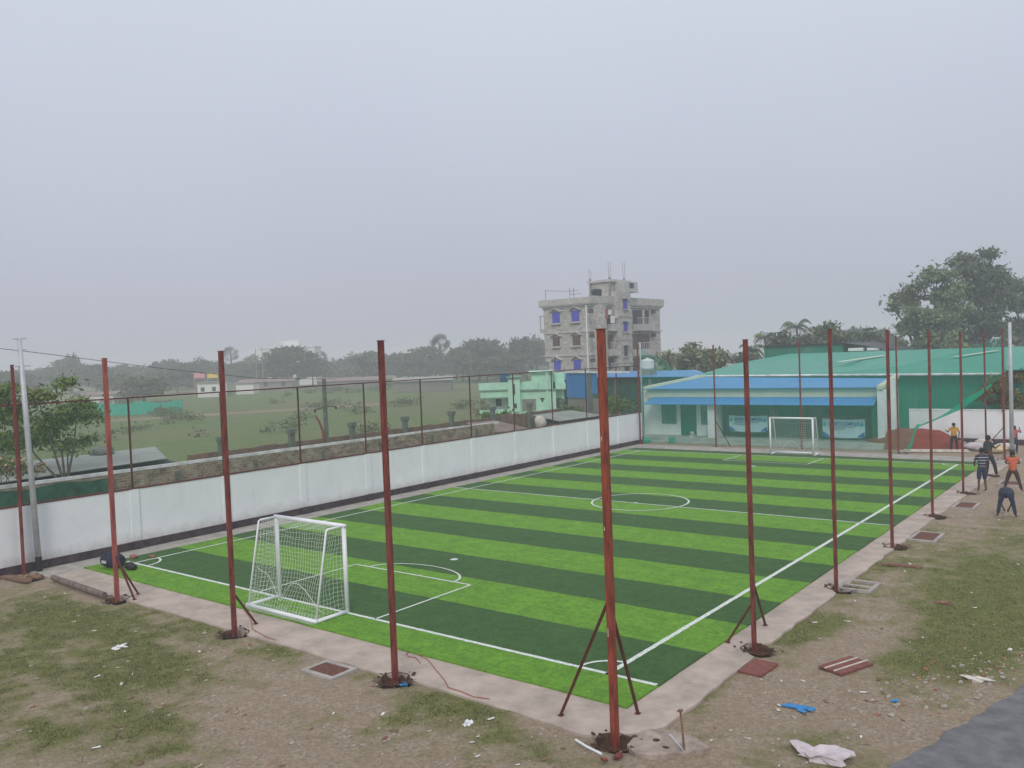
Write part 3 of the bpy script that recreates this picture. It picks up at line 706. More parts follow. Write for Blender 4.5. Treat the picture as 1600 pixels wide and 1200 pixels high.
# windows and doors in left half
def framed(name, x0, x1, z0, z1, y, m, fm, parent, bars=0, hb=0):
    f = MB(); w = 0.05
    f.box((x0-w,y-0.05,z0-w),(x0,y-0.001,z1+w)); f.box((x1,y-0.05,z0-w),(x1+w,y-0.001,z1+w)); f.box((x0,y-0.05,z1),(x1,y-0.001,z1+w)); f.box((x0,y-0.05,z0-w),(x1,y-0.001,z0))
    for i in range(bars): xx = x0+(x1-x0)*(i+1)/(bars+1); f.box((xx-0.012,y-0.045,z0),(xx+0.012,y-0.02,z1))
    for i in range(hb): zz = z0+(z1-z0)*(i+1)/(hb+1); f.box((x0,y-0.042,zz-0.012),(x1,y-0.022,zz+0.012))
    o = f.build(name, fm, parent)
    p = MB(); p.box((x0,y-0.018,z0),(x1,y-0.003,z1)); p.build('pane' if 'window' in name else 'leaf', m, o)
framed('window', -18.35, -17.42, 1.0, 2.18, Yf, M['window_glass'], M['window_glass'], t, 5, 1)
framed('window', -15.60, -14.85, 1.0, 2.18, Yf, M['window_glass'], M['window_glass'], t, 4, 1)
framed('door', -17.0, -16.05, 0.24, 2.22, Yf, M['teal_door'], M['teal_door'], t)
# dark openings/panels in the recessed half
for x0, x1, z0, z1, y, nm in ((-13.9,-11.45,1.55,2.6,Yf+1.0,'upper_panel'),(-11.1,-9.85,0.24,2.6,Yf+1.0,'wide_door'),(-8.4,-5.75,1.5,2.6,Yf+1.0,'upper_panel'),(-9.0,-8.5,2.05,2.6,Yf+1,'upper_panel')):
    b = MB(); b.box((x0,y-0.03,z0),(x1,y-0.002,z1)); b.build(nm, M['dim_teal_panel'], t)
b = MB(); b.box((-5.35,36.1,0.24),(-5.02,36.3,2.3)); b.build('side_shutter', M['teal_door'], t)
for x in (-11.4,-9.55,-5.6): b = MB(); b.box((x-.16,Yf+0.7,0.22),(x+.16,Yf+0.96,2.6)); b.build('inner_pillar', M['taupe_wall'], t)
# banners
def banner(x0, x1, z0, z1, y, label, flip=False):
    bt = thing('banner', label, 'banner', ((x0+x1)/2, y, (z0+z1)/2), 0, 'printed banners on the clubhouse veranda'); w = (x1-x0)/2; h = (z1-z0)/2
    b = MB(); n = 16
    def zt(u): return h-0.05*(1-u*u)
    def zb(u): return -h-0.05*(1-u*u)+ (0.10 if abs(u) > .9 else 0)
    def yy(u, k): return -0.02*math.sin(3*u+k)
    for i in range(n):
        u0 = -1+2*i/n; u1 = -1+2*(i+1)/n
        for j in range(4):
            a0 = j/4; a1 = (j+1)/4
            b.quad(*[(u*w, yy(u, a), zb(u)*(1-a)+zt(u)*a) for u, a in ((u0,a0),(u1,a0),(u1,a1),(u0,a1))])
    o = b.build('cloth', M['banner_cloth'], bt); sl = o.modifiers.new('s','SOLIDIFY'); sl.thickness = 0.006
    cv = bpy.data.curves.new('title', 'FONT'); cv.body = 'SPORTS COMPLEX'; cv.size = 0.27; cv.align_x = 'CENTER'; cv.extrude = 0.002; cv.offset = 0.006
    tmp = bpy.data.objects.new('tmp', cv); C.objects.link(tmp); dg = bpy.context.evaluated_depsgraph_get(); me = bpy.data.meshes.new_from_object(tmp.evaluated_get(dg)); bpy.data.objects.remove(tmp)
    me.materials.clear(); me.materials.append(M['banner_blue'])
    to = bpy.data.objects.new('title_lettering', me); C.objects.link(to); to.parent = bt; to.rotation_euler = (PI/2, 0, 0); to.location = (0.04, -0.045, 0.14); to.scale = (min(1.0, (w*1.55)/2.4), 1, 1)
    for k, (zz, l) in enumerate(((0.06,0.62),(-0.06,0.40))):
        b = MB(); x = -w*0.7; b.box((x,-0.042,zz-0.02),(x+l*w*2,-0.036,zz+0.02))
        b.build('print_line', M['banner_grey'], bt)
    for s in (-1, 1):
        b = MB(); b.quad((s*w*0.98,-0.036,-h*.95),(s*w*0.62,-0.036,-h*.98),(s*w*0.80,-0.036,-h*0.62),(s*w*0.98,-0.036,-h*0.38)); b.build('corner_print', M['banner_blue'], bt)
    for cx, r in (((w*.86), .11), (-w*.88, .09)):
        b = MB(); b.quad(*[(cx+r*math.cos(2*PI*i/16), -0.04, 0.2+r*math.sin(2*PI*i/16)) for i in range(16)]); b.build('emblem', M['banner_teal'], bt)
banner(-13.72, -11.30, 0.62, 1.58, 36.25, 'pale blue printed banner left of the far goal on the veranda')
banner(-8.10, -5.78, 0.42, 1.46, 36.25, 'pale blue printed banner right of the far goal on the veranda')
# bits on veranda
b = MB(); b.box((-15.85,35.2,0.24),(-15.6,35.5,0.42)); b.blob((-15.72,35.35,0.52), .13, (1,1,.8)); tag(b.build('cloth_bundle', M['sack_pink']), 'small pinkish bundle sitting on the plinth by the green door', 'bundle')
b = MB(); b.lathe((-16.6,34.3,0.0), [(0.16,0),(0.19,0.3),(0.2,0.32),(0.17,.32)], 14); tag(b.build('green_bucket', M['teal_tarp']), 'green plastic bucket on the apron in front of the plinth', 'bucket')
b = MB(); b.lathe((-18.2,33.9,0.0), [(0.3,0),(0.34,0.18),(0.2,0.26)], 14); tag(b.build('green_tub', M['teal_tarp']), 'low green tub at the far left corner by the clubhouse end', 'tub')

# white back wall left and right of clubhouse
t = thing('back_wall', 'white wall with a dark foot band right of the clubhouse behind the red sand', 'wall', (0,0,0))
b = MB(); b.box((-4.15,39.0,-0.1),(12,39.2,1.78)); b.build('wall_panel', M['white_paint'], t)
b = MB(); b.box((-4.15,38.95,-0.1),(12,38.998,0.26)); b.build('foot_band', M['black_band'], t)
b = MB()
for x in (-2.2, 0.8, 3.8, 6.8): b.box((x-.14,38.96,.262),(x+.14,38.998,1.78))
b.build('pilaster', M['white_paint'], t)
b = MB(); b.box((-4.15,38.97,1.782),(12,39.23,1.83)); b.build('coping', M['coping_white'], t)
t = thing('end_wall', 'short pale wall joining the long white wall to the left end of the clubhouse', 'wall', (0,0,0))
b = MB(); b.box((-23,34.5,-0.1),(-19.3,34.64,1.68)); b.build('wall_panel', M['pale_blue_white'], t)

# green warehouse
t = thing('warehouse', 'huge low warehouse with a teal green sheet roof filling the background behind the clubhouse', 'warehouse', (0,0,0))
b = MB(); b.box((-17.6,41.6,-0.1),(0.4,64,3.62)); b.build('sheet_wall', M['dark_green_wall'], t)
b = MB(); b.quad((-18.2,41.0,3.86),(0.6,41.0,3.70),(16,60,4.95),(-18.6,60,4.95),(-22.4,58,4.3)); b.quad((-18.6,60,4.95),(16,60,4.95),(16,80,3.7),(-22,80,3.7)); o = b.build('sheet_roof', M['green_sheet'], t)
b = MB(); b.tube([(-18.2,40.9,3.82),(0.6,40.9,3.66)], 0.07, 6); b.build('gutter', M['coping_white'], t)
for x, y in ((-11.3,52),(-4.2,53.5),(2.2,50)):
    b = MB(); z = 3.78+(y-41)*0.0608; b.quad((x-.1,y-2.5,z-.11),(x+.35,y-2.5,z-.11),(x+2.2,y+2.2,z+.185),(x+1.75,y+2.2,z+.185)); o = b.build('skylight_strip', M['cream_paint'], t); o.location.z = .04
t = thing('green_block', 'dark green flat topped block rising behind the warehouse ridge', 'building', (0,0,0))
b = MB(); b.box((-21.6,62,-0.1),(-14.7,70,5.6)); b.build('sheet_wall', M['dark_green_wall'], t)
b = MB(); b.quad((-14.7,62,5.72),(-10.0,61,4.95),(-10,70,4.95),(-14.7,70,5.72)); b.box((-22,61.8,5.6),(-14.6,70.2,5.72)); b.build('roof_sheet', M['black_paint'], t)
b = MB(); b.box((-14.1,61.5,5.0),(-12.9,61.9,5.25)); b.box((-12.6,61.5,5.0),(-11.6,61.9,5.22)); b.build('vent_box', M['far_white'], t)
t = thing('right_shed', 'dark green shed with a sloping roof at the right frame edge behind the wall', 'shed', (0,0,0))
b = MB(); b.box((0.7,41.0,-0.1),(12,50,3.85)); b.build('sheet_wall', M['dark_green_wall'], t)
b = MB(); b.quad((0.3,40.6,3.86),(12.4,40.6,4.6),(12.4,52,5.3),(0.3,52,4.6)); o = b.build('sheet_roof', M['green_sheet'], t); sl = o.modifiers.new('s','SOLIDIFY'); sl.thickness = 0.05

# blue roofed sheds left of clubhouse
t = thing('blue_roof_shed', 'long shed with bright blue sheet roof and dark green walls beyond the far left corner', 'shed', (0,0,0))
b = MB(); b.quad((-33.0,43.5,3.85),(-18.6,44.5,3.66),(-22.4,50,4.0),(-36,50,4.02)); o = b.build('sheet_roof', M['blue_sheet_x'], t); sl = o.modifiers.new('s','SOLIDIFY'); sl.thickness = 0.04
b = MB(); b.box((-32,44.6,-0.1),(-22.6,49.6,3.55)); b.box((-22.599,44.6,-0.1),(-18.8,45.2,3.55)); b.build('sheet_wall', mat('dark_slate_green', (0.012,0.07,0.055), 0.7, 0.3, 1.5), t)
for x in (-29.8,-26.6,-23.6,-20.6): b = MB(); b.box((x-.12,44.4,0),(x+.12,44.58,3.6)); b.build('wall_post', M['post_concrete'], t)
b = MB(); 
t2 = thing('blue_sheet_screen', 'bright blue sheet metal screen beside the mint green house', 'screen', (0,0,0))
a0 = atd(885,600,55); a1 = atd(932,600,52)
dirv = (a1-a0); dirv.z = 0; L_ = dirv.length; dirv.normalize(); ang = math.atan2(dirv.y, dirv.x); t2.location = (a0.x, a0.y, 0); t2.rotation_euler = (0,0,ang)
zt = atd(885,583,55).z; zb = atd(885,621,55).z
b = MB(); b.box((0,0,zb),(L_*0.72,0.05,zt)); b.build('sheet_panel', M['blue_sheet_y'], t2)
b = MB(); b.box((L_*0.84,0,zb+.3),(L_,0.05,zt)); b.build('sheet_panel', M['blue_sheet_y'], t2)
b = MB(); b.box((L_*0.725,-0.03,-.1),(L_*0.835,0.1,zt)); b.build('screen_post', M['post_concrete'], t2)
b = MB(); b.box((-0.1,-0.1,zt+.002),(L_*1.9,0.2,zt+.1)); b.build('pale_edge', M['coping_white'], t2)
b = MB(); b.box((0,0.06,-0.1),(L_,0.2,zb-0.002)); b.build('masonry_base', M['far_grey'], t2)
# small white tank
t = thing('white_tank', 'small white water tank standing beyond the blue roof near the far left corner', 'tank', atd(1012,577,66))
t.location.z = 0; zz = atd(1012,577,66).z
b = MB(); b.lathe((0,0,zz), [(0.45,0),(0.5,.1),(0.5,.65),(0.4,.76),(0.13,.82),(0.13,.9)], 18); b.build('tank_body', M['far_white'], t, smooth=False)
b = MB(); b.box((-.5,-.5,0),(.5,.5,zz-.01)); b.build('tank_stand', M['far_grey'], t)

# ------------------------------------------------------------ mint green house
o0 = atd(752,650,66); ang = YAW
t = thing('mint_house', 'mint green two level house with flat parapets behind the brick wall', 'house', (o0.x, o0.y, 0), -YAW)
k = 66/FPX
def hx(px): return (px-752)*k
def hzz(py, px=800): return atd(px, py, 66).z
def mint(nm, x0, x1, y0, y1, yb0, yb1, m='mint_plaster', lvl=0):
    b = MB(); z0 = -0.1 if yb0 is None else hzz(yb0, (x0+x1)/2); z1 = hzz(yb1, (x0+x1)/2); b.box((hx(x0), y0, z0), (hx(x1), y1, z1)); return b.build(nm, M[m], t)
mint('parapet', 750, 795, 0.0, 0.15, 609, 598); mint('slab_edge', 748, 795, -0.1, 4, 611, 609.2, 'mint_trim'); mint('balcony_wall', 752, 795, 0.02, .2, 621, 611.2)
mint('slab_edge', 751, 795, -0.05, 4, 623, 621.2, 'mint_trim'); mint('lower_wall', 765, 795, 1.2, 4, None, 623.2, 'pale_mint_wall'); mint('garden_wall', 750, 796, -0.3, -0.15, None, 640)
mint('stair_block', 795.2, 814, -0.4, 4, None, 590); mint('roof_slab', 793, 816, -0.6, 4.2, 590, 588.5, 'mint_trim')
mint('middle_wall', 814.2, 870, 0.2, 5, None, 610); mint('parapet', 814.2, 842, 0.2, .4, 608.6, 596); mint('slab_edge', 813, 880, 0.05, 5, 610, 608.8, 'mint_trim')
mint('upper_room', 833, 866, 0.6, 5, 608.6, 582); mint('upper_roof', 830, 870, 0.3, 5.2, 582, 580.5, 'mint_plaster')
mint('pilaster', 855, 858, 0.05, .2, None, 583); mint('right_parapet', 870.2, 886, 0.4, 5, 608.6, 598); mint('right_wall', 870.2, 884, 1.0, 5, None, 608.6); mint('right_room', 868, 886, 1.6, 5, 597.9, 584)
def pane(x0, x1, y0, y1, m, y=-0.0, nm='window'):
    b = MB(); b.box((hx(x0), y-0.04, hzz(y1, x0)), (hx(x1), y-0.003, hzz(y0, x0))); b.build(nm, M[m], t)
pane(803, 806, 600, 616, 'dark_opening', -0.4); pane(804, 808, 630, 637, 'dark_opening', -0.4); pane(817, 838, 624, 642, 'far_grey', 0.2, 'veranda_opening'); pane(775, 784, 624, 636, 'dark_opening', 1.2)
pane(845, 852, 622, 624, 'dark_opening', .2, 'ledge'); pane(847, 850, 624, 628, 'dark_opening', .2, 'ledge'); pane(870.5, 880, 623, 645, 'dark_opening', 1.0, 'doorway')
b = MB(); b.lathe((hx(791), 1.5, hzz(598, 791)), [(0.38,0),(0.42,.1),(0.42,.6),(0.15,.75)], 12); tag(b.build('blue_tank', mat('tank_blue', (0.02,0.10,0.20), 0.5)), 'small dark blue tank on the mint house roof beside the stair block', 'tank')
bt = bpy.data.objects['blue_tank']; bt.location = t.location; bt.rotation_euler = t.rotation_euler

# ------------------------------------------------------------ four storey apartment block
t = thing('apartment_block', 'unfinished four storey grey brick block with blue shutters and a stair tower on the roof', 'building', (0,0,0))
XF, YF_ = -41.2, 63.6
b = MB(); b.box((-46.6,YF_,-0.1),(XF,79.2,4.9)); b.box((-47.1,YF_,4.9),(XF,79.2,10.85)); b.build('wall_left', M['apartment_brick_y'], t).name = 'wall'
for z in (5.55, 8.05, 10.75):
    b = MB(); b.box((-47.2,YF_-0.12,z-0.12),(XF+0.14,79.4,z+0.06)); b.build('floor_band', M['plaster_grey'], t)
b = MB(); b.box((-47.5,YF_-0.35,10.95),(XF+.3,YF_-.2,11.6)); b.box((XF+.15,YF_-.2,10.95),(XF+.3,79.8,11.75)); b.box((-47.5,YF_-0.199,10.95),(-47.35,79.8,11.6)); b.box((-47.349,79.65,10.95),(XF+.149,79.8,11.6)); b.box((-47.45,YF_-.3,10.83),(XF+.25,79.7,10.945)); b.build('parapet', mat('parapet_grey', (0.44,0.42,0.39), 0.95, 0.15, 1.2), t)
# windows on the left face
def wy(px0, px1, py0, py1, m):
    p0 = atY(px0, py0, YF_); p1 = atY(px1, py1, YF_); x0, x1, z1, z0 = p0.x, p1.x, p0.z, p1.z
    f = MB(); f.box((x0-.12,YF_-.06,z0-.1),(x1+.12,YF_-.002,z0-.001)); f.box((x0-.16,YF_-.28,z0-.16),(x1+.16,YF_-.061,z0-.08))
    xm = (x0+x1)/2
    f.quad((x0-.3,YF_-.3,z1+.05),(xm,YF_-.3,z1+.42),(xm,YF_-.002,z1+.5),(x0-.3,YF_-.002,z1+.13)); f.quad((xm,YF_-.3,z1+.42),(x1+.3,YF_-.3,z1+.05),(x1+.3,YF_-.002,z1+.13),(xm,YF_-.002,z1+.5))
    o = f.build('window', M['plaster_grey'], t); sl = o.modifiers.new('s','SOLIDIFY'); sl.thickness = 0.06
    p = MB(); p.box((x0,YF_-.05,z0),(x1,YF_-.003,z1)); p.build('shutter', M[m], o)
for px in ((863,875,488.5,504.5),(893,905.5,485.5,502)): wy(*px, 'blue_shutter')
for px in ((864,875,527,541),(895,907,524.5,539.5)): wy(*px, 'brown_shutter')
for px in ((865.5,876.5,563.5,578),(896.5,908,562.5,577.5)): wy(*px, 'blue_shutter')
for px in ((867,878,600,612),(898,910,599,611)): wy(*px, 'brown_shutter')
b = MB(); b.tube([(XF-.25,YF_-.12,0),(XF-.25,YF_-.12,11.4)], 0.09, 8); b.build('drain_pipe', M['far_white'], t)
b = MB(); b.box((-47.9,YF_+.2,9.9),(-47.1,YF_+2,10.0)); b.box((-47.85,YF_+.25,8.4),(-47.75,YF_+.35,9.9)); b.box((-47.3,YF_+.25,8.4),(-47.2,YF_+.35,9.9)); b.box((-47.85,YF_+.2,8.1),(-47.1,YF_+2,8.5)); b.build('side_balcony', M['plaster_grey'], t)
# front (+X) face: bay, balconies, stair tower
n = 10; prof = [(XF-.02, 64.3)]+[(XF+0.75*math.sin(PI*i/n), 64.4+2.5*i/n) for i in range(1, n)]+[(XF-.02, 66.95)]
b = MB(); b.prism(prof, 0, 10.8); b.build('curved_bay', M['apartment_brick_x'], t)
def wx(nm, px0, px1, py0, py1, m, x=XF, dep=0.03):
    p0 = atX(px0, py0, x); p1 = atX(px1, py1, x); b = MB(); b.box((x+.002,p0.y,p1.z),(x+dep,p1.y,p0.z)); return b.build(nm, M[m], t), p0, p1
TX = XF+1.0
b = MB(); y0 = atX(968,500,TX).y; y1 = atX(986.5,500,TX).y; b.box((XF+.001,y0,-.1),(TX,y1,12.3)); b.build('stair_tower', M['apartment_brick_x'], t)
for px, m in (((973,980,467,482.5),'blue_shutter'),((974,980.5,503,518),'blue_shutter'),((975,981,540,556),'dark_opening'),((976,983,573,582),'dark_opening')):
    o, p0, p1 = wx('window', *px, m, TX)
    b = MB(); b.box((TX+.031,p0.y-.2,p0.z+.03),(TX+.35,p1.y+.2,p0.z+.12)); b.box((TX+.032,p0.y-.15,p1.z-.14),(TX+.2,p1.y+.15,p1.z-.04)); b.build('sill', M['plaster_grey'], t)
for py in (494, 530, 566):
    z = atX(975, py, TX).z; b = MB(); b.box((XF+.5,y0-.08,z-.05),(TX+.08,y1+.08,z+.06)); b.build('floor_band', M['plaster_grey'], t)
# balconies as flat panels, recess shade painted dark, with projecting parapet and railing
for px0, px1, py0, py1, m in ((946,967,484,507,'dark_opening'),(946,967,523,545,'brown_shutter'),(946,967,559,577,'dark_opening'),(988,1014,484,507,'dark_opening'),(988,1015,522,545,'brown_shutter'),(988,1015,560,578,'dark_opening')):
    o, p0, p1 = wx('balcony', px0, px1, py0, py1, m)
    b = MB(); b.box((XF+.031,p0.y-.1,p1.z-.75),(XF+.75,p1.y+.1,p1.z)); b.build('balcony_wall', M['plaster_grey'], o)
    b = MB()
    for i in range(9): yy = p0.y+(p1.y-p0.y)*i/8; b.box((XF+.68,yy-.02,p1.z+.001),(XF+.72,yy+.02,p1.z+.7))
    b.box((XF+.66,p0.y,p1.z+.7),(XF+.74,p1.y,p1.z+.76)); b.build('railing', M['plaster_grey'] if px0 > 980 else M['galvanised'], o)
o, p0, p1 = wx('balcony_pillar', 1003, 1006, 484, 507, 'plaster_grey', XF+.45, .12)
for (px, py) in ((920.5,486),(922.5,524.5),(923.5,563),(1018.5,487),(1019,523.5),(1019,560)):
    x = XF+(.55 if px < 950 else 0); p = atX(px, py, x); b = MB(); b.box((x+.002,p.y-.22,p.z-.22),(x+.4,p.y+.22,p.z+.22)); b.build('hood_box', M['brown_shutter'], t)
# head house on the roof
b = MB(); y0 = 68.6; y1 = 72.6; HX = atY(922,450,y0).x; b.box((HX,y0,11.0),(XF-.4,y1,13.45)); b.build('head_house', M['apartment_brick_x'], t)
b = MB(); b.box((HX-.25,y0-.25,13.46),(XF-.1,y1+.2,13.72)); b.build('head_slab', M['plaster_grey'], t)
b = MB(); b.box((XF-.38,69.6,12.3),(XF+1.0,72.55,12.42)); b.box((XF-.38,69.6,12.42),(XF+.9,72.5,13.45)); b.build('lift_box', M['plaster_grey'], t)
b = MB(); b.box((XF+.905,70.7,12.75),(XF+.93,71.6,13.3)); b.build('lift_opening', M['dark_opening'], t)
for cx_, y, h in ((HX+.1,68.5,15.2),(XF-.3,68.5,15.9),(XF-.3,71.6,15.8)):
    b = MB(); b.box((cx_-.10,y-.10,11.5),(cx_+.10,y+.10,13.95)); b.build('stub_column', M['far_grey'], t)
    b = MB()
    for dx, dy in ((-.06,-.06),(.07,.06)): b.tube([(cx_+dx,y+dy,13.9),(cx_+dx*1.4,y+dy*1.4,h-.3*random.random())], 0.02, 4)
    b.build('bare_rebar', M['brown_shutter'], t)
b = MB()
for x in (-46.6,-43.4,-42.9): b.tube([(x,YF_-.2,11.6),(x,YF_-.2,12.7)], 0.03, 4)
b.tube([(-46.6,YF_-.2,12.65),(-43.4,YF_-.2,12.35),(-42.2,YF_-.2,12.4)], 0.02, 4); b.tube([(-43.4,YF_-.2,12.0),(-41.9,YF_-.2,12.0)], .02, 4); b.build('roof_wires', M['brown_shutter'], t)
tk = atX(933, 463, XF-.2); b = MB(); b.lathe((XF-.2, tk.y-.1, 11.76), [(0.52,0),(0.56,.1),(0.56,.5),(0.62,.55),(0.5,.72),(0.15,.8)], 16)
tag(b.build('roof_tank', M['black_paint']), 'black water tank on the parapet of the grey apartment block', 'tank')
for (px, py, m, w, h, lb, gname) in ((948.5,490,'cable_red',.25,1.0,'orange red cloth drying on the upper balcony of the apartment block','laundry'),(953,488,'far_white',.35,.5,'small white cloth drying at the middle of the upper balcony','laundry'),(957.5,499,'far_white',.45,.8,'large white cloth low on the upper balcony railing','laundry'),(963,491,'sack_pink',.35,.9,'mauve cloth drying by the stair tower on the upper balcony','laundry')):
    p = atX(px, py, XF+.8); b = MB(); n = 5
    for i in range(n):
        ya = p.y-w+2*w*i/n; yb = p.y-w+2*w*(i+1)/n; b.quad((XF+.80+.04*math.sin(i*2),ya,p.z-h/2),(XF+.80+.04*math.sin((i+1)*2),yb,p.z-h/2),(XF+.8,yb,p.z+h/2),(XF+.8,ya,p.z+h/2))
    o = b.build('laundry', M[m]); sl = o.modifiers.new('s','SOLIDIFY'); sl.thickness = 0.02; tag(o, lb, 'laundry', 'laundry on the apartment balcony')

# ------------------------------------------------------------ goals
def make_goal():
    g = thing('goal', 'white five a side goal with slack net nearest the camera on the near goal line', 'goal', (-8.1,0,0), 0, 'white goals on the pitch')
    w = 1.23; r = 0.05
    for s in (-1, 1): b = MB(); b.tube([(s*w,0,0.03),(s*w,0,2.0)], r, 14); b.build('post', M['goal_white'], g, smooth=True)
    b = MB(); b.tube([(-w-.05,0,2.0),(w+.05,0,2.0)], r, 14); b.build('crossbar', M['goal_white'], g, smooth=True)
    for s in (-1, 1):
        b = MB(); b.tube([(s*w,0,2.0),(s*w,-0.46,2.0),(s*w,-0.50,1.97),(s*w,-0.88,0.08)], 0.024, 10); b.build('rear_stay', M['goal_white'], g, smooth=True)
        b = MB(); b.tube([(s*w,0,0.065),(s*w,-0.9,0.065)], 0.042, 10); b.build('side_runner', M['goal_white'], g, smooth=True)
    b = MB(); b.tube([(-w-.04,-0.9,0.07),(w+.04,-0.9,0.07)], 0.045, 12); b.build('rear_bar', M['goal_white'], g, smooth=True)
    # net: cords with slack
    b = MB(); r = 0.0032
    def seg(pts): b.tube(pts, r, 3, cap=False)
    def back(u, v):      # u 0..1 across, v 0..1 from crossbar over the top to the foot
        x = -w+2*w*u
        if v < 0.2: y = -0.46*v/0.2; z = 2.0
        else: q = (v-0.2)/0.8; y = -0.48-0.40*q; z = 2.0-1.93*q
        sag = math.sin(PI*u)*math.sin(PI*min(1, v*1.05))
        y += 0.28*sag*(v if v > .2 else .1) + 0.05*noise.noise(Vector((u*6, v*6, 1))); x += 0.03*noise.noise(Vector((u*7, v*7, 5))); z += -0.12*sag*(1 if v < .3 else .3) + 0.03*noise.noise(Vector((u*7, v*7, 9)))
        return (x, y, max(.05, z))
    nu, nv = 24, 25
    for i in range(nu+1): seg([back(i/nu, j/nv) for j in range(nv+1)])
    for j in range(nv+1): seg([back(i/nu, j/nv) for i in range(nu+1)])
    for s in (-1, 1):
        def side(u, v):
            z = 2.0*(1-v)+0.06*v; yb = -0.48-0.42*v; y = yb*u; x = s*(w - 0.14*math.sin(PI*u)*math.sin(PI*v)) + .03*noise.noise(Vector((u*5, v*8, s)))
            return (x, y+.02*noise.noise(Vector((u*9, v*9, 3))), z+.03*noise.noise(Vector((u*9, v*9, 6))))
        for i in range(9): seg([side(i/8, j/20) for j in range(21)])
        for j in range(21): seg([side(i/8, j/20) for i in range(9)])
    # slack piled at the foot and a loose rope
    for k in range(9):
        seg([(-w+2*w*i/30, -0.78-0.03*k+0.05*noise.noise(Vector((i*.4, k*2.3, 0)))-.02, 0.05+0.03*abs(noise.noise(Vector((i*.5, k, 4))))) for i in range(31)])
    for k in range(40): x = -w+2*w*k/39; seg([(x, -0.5-.2*random.random(), .06), (x+.04, -0.8, .045), (x+.02*random.random(), -1.02, .04)])
    b.build('net', M['net_cord'], g)
    b = MB(); rr = [(-w, -.6, .9)]
    for i in range(1, 24):
        u = i/24; rr.append((-w+2*w*u, -0.62+.1*math.sin(u*9), 0.55+0.28*math.sin(u*11+1.0)-.15*u))
    b.tube(rr, 0.008, 5); b.build('loose_rope', M['net_cord'], g)
    return g
g1 = make_goal()
g2 = copy_tree(g1, (-7.82, 30.55, 0), PI, 1.0, 'white goal with slack net in front of the clubhouse on the far goal line'); g2.scale = (0.90, 1, 0.97)

# shade net across the far end
t = thing('shade_net', 'translucent green shade net hung across the far end with a gathered lower corner', 'net', (0,33.35,0))
def ntop(x):
    P = [(-18.1,5.9),(-17.0,5.3),(-15.6,4.55),(-13.1,4.1),(-8.2,4.0),(-3.3,4.4),(-0.6,5.0),(1.48,5.85)]
    for (a, za), (b_, zb) in zip(P, P[1:]):
        if x <= b_: return za+(zb-za)*(x-a)/(b_-a)
    return P[-1][1]
def nbot(x):
    P = [(-18.1,0.03),(-3.2,0.03),(-2.75,0.2),(-2.48,1.32),(-1.5,1.77),(-.5,2.25),(.35,2.9),(1.48,4.0)]
    for (a, za), (b_, zb) in zip(P, P[1:]):
        if x <= b_: return za+(zb-za)*(x-a)/(b_-a)
    return P[-1][1]
b = MB(); hem = MB(); n = 130
for i in range(n):
    x0 = -18.1+19.58*i/n; x1 = -18.1+19.58*(i+1)/n
    def q(x, a): return (x, 0.10*noise.noise(Vector((x*1.3, a*2, 0)))*(1.1-a), nbot(x)*(1-a)+ntop(x)*a)
    for j in range(6): b.quad(q(x0, j/6), q(x1, j/6), q(x1, (j+1)/6), q(x0, (j+1)/6))
b.build('net_sheet', M['shade_net'], t)
pts = [(x, -.06, nbot(x)-0.02) for x in np.linspace(-2.85, 0.9, 24)]
for i in range(len(pts)-1):
    w0 = 0.05+.28*math.exp(-((pts[i][0]+0.2)/.7)**2)+.1*(pts[i][0] < -2.3); w1 = 0.05+.28*math.exp(-((pts[i+1][0]+0.2)/.7)**2)+.1*(pts[i+1][0] < -2.3)
    a, c = Vector(pts[i]), Vector(pts[i+1]); hem.quad(a, c, c+Vector((-.08, 0.05, w1)), a+Vector((-.08, 0.05, w0)))
hem.build('gathered_hem', M['net_hem'], t)

# ------------------------------------------------------------ covers, chambers, debris
def cover_plate(x, y, sx, sy, rz, label, m='rust_plate', rim=True, holes=False):
    t = thing('inspection_cover', label, 'cover', (x, y, 0), rz, 'square inspection chambers beside the path')
    if rim:
        b = MB(); w = .09
        for (x0, y0, x1, y1) in ((-sx-w,-sy-w,sx+w,-sy),(-sx-w,sy,sx+w,sy+w),(-sx-w,-sy,-sx,sy),(sx,-sy,sx+w,sy)): b.box((x0,y0,-.1),(x1,y1,.012))
        b.build('rim', M['concrete_grey'], t)
    b = MB(); 
    if holes:
        b.box((-sx+.001,-sy+.001,-.13),(sx-.001,sy-.001,-.1)); b.build('chamber_floor', M['soil_dark'], t); b = MB(); b.box((-sx+.002,-.05,-.09),(sx-.002,.05,-.002)); b.build('cross_bar', M['concrete_grey'], t)
    else: b.box((-sx+.003,-sy+.003,-.05),(sx-.003,sy-.003,.004)); b.build('plate', M[m], t)
    return t
cover_plate(-4.50,-2.50,.34,.22,0.02,'rusty brown square cover in a pale rim between the near goal and the next post')
cover_plate(2.02,1.75,.22,.36,-0.05,'red brown square cover beside the first post on the right path', mat('red_plate',(0.20,0.07,0.055),.8,.2,9).name, rim=False)
cover_plate(1.98,7.9,.30,.36,0.0,'open square chamber with a pale rim beside the second right post', holes=True)
cover_plate(2.12,14.0,.28,.55,0.0,'brown square chamber cover between the third and fourth right posts', 'rust_plate')
cover_plate(2.15,19.6,.26,.55,0.0,'brown chamber cover between the fourth and fifth right posts', 'rust_plate')
cover_plate(2.7,25.2,.30,.5,0.0,'small pale rimmed chamber cover behind the striped shirt man', 'rust_plate')
b = MB(); t = thing('slatted_grate', 'reddish brown slatted grate with two pale strips lying on the dirt', 'grate', (3.27,2.62,0.0), -0.38)
b.box((-.24,-.42,-.02),(.24,.42,.018)); b.build('plate', mat('red_plate',(0,0,0)), t)
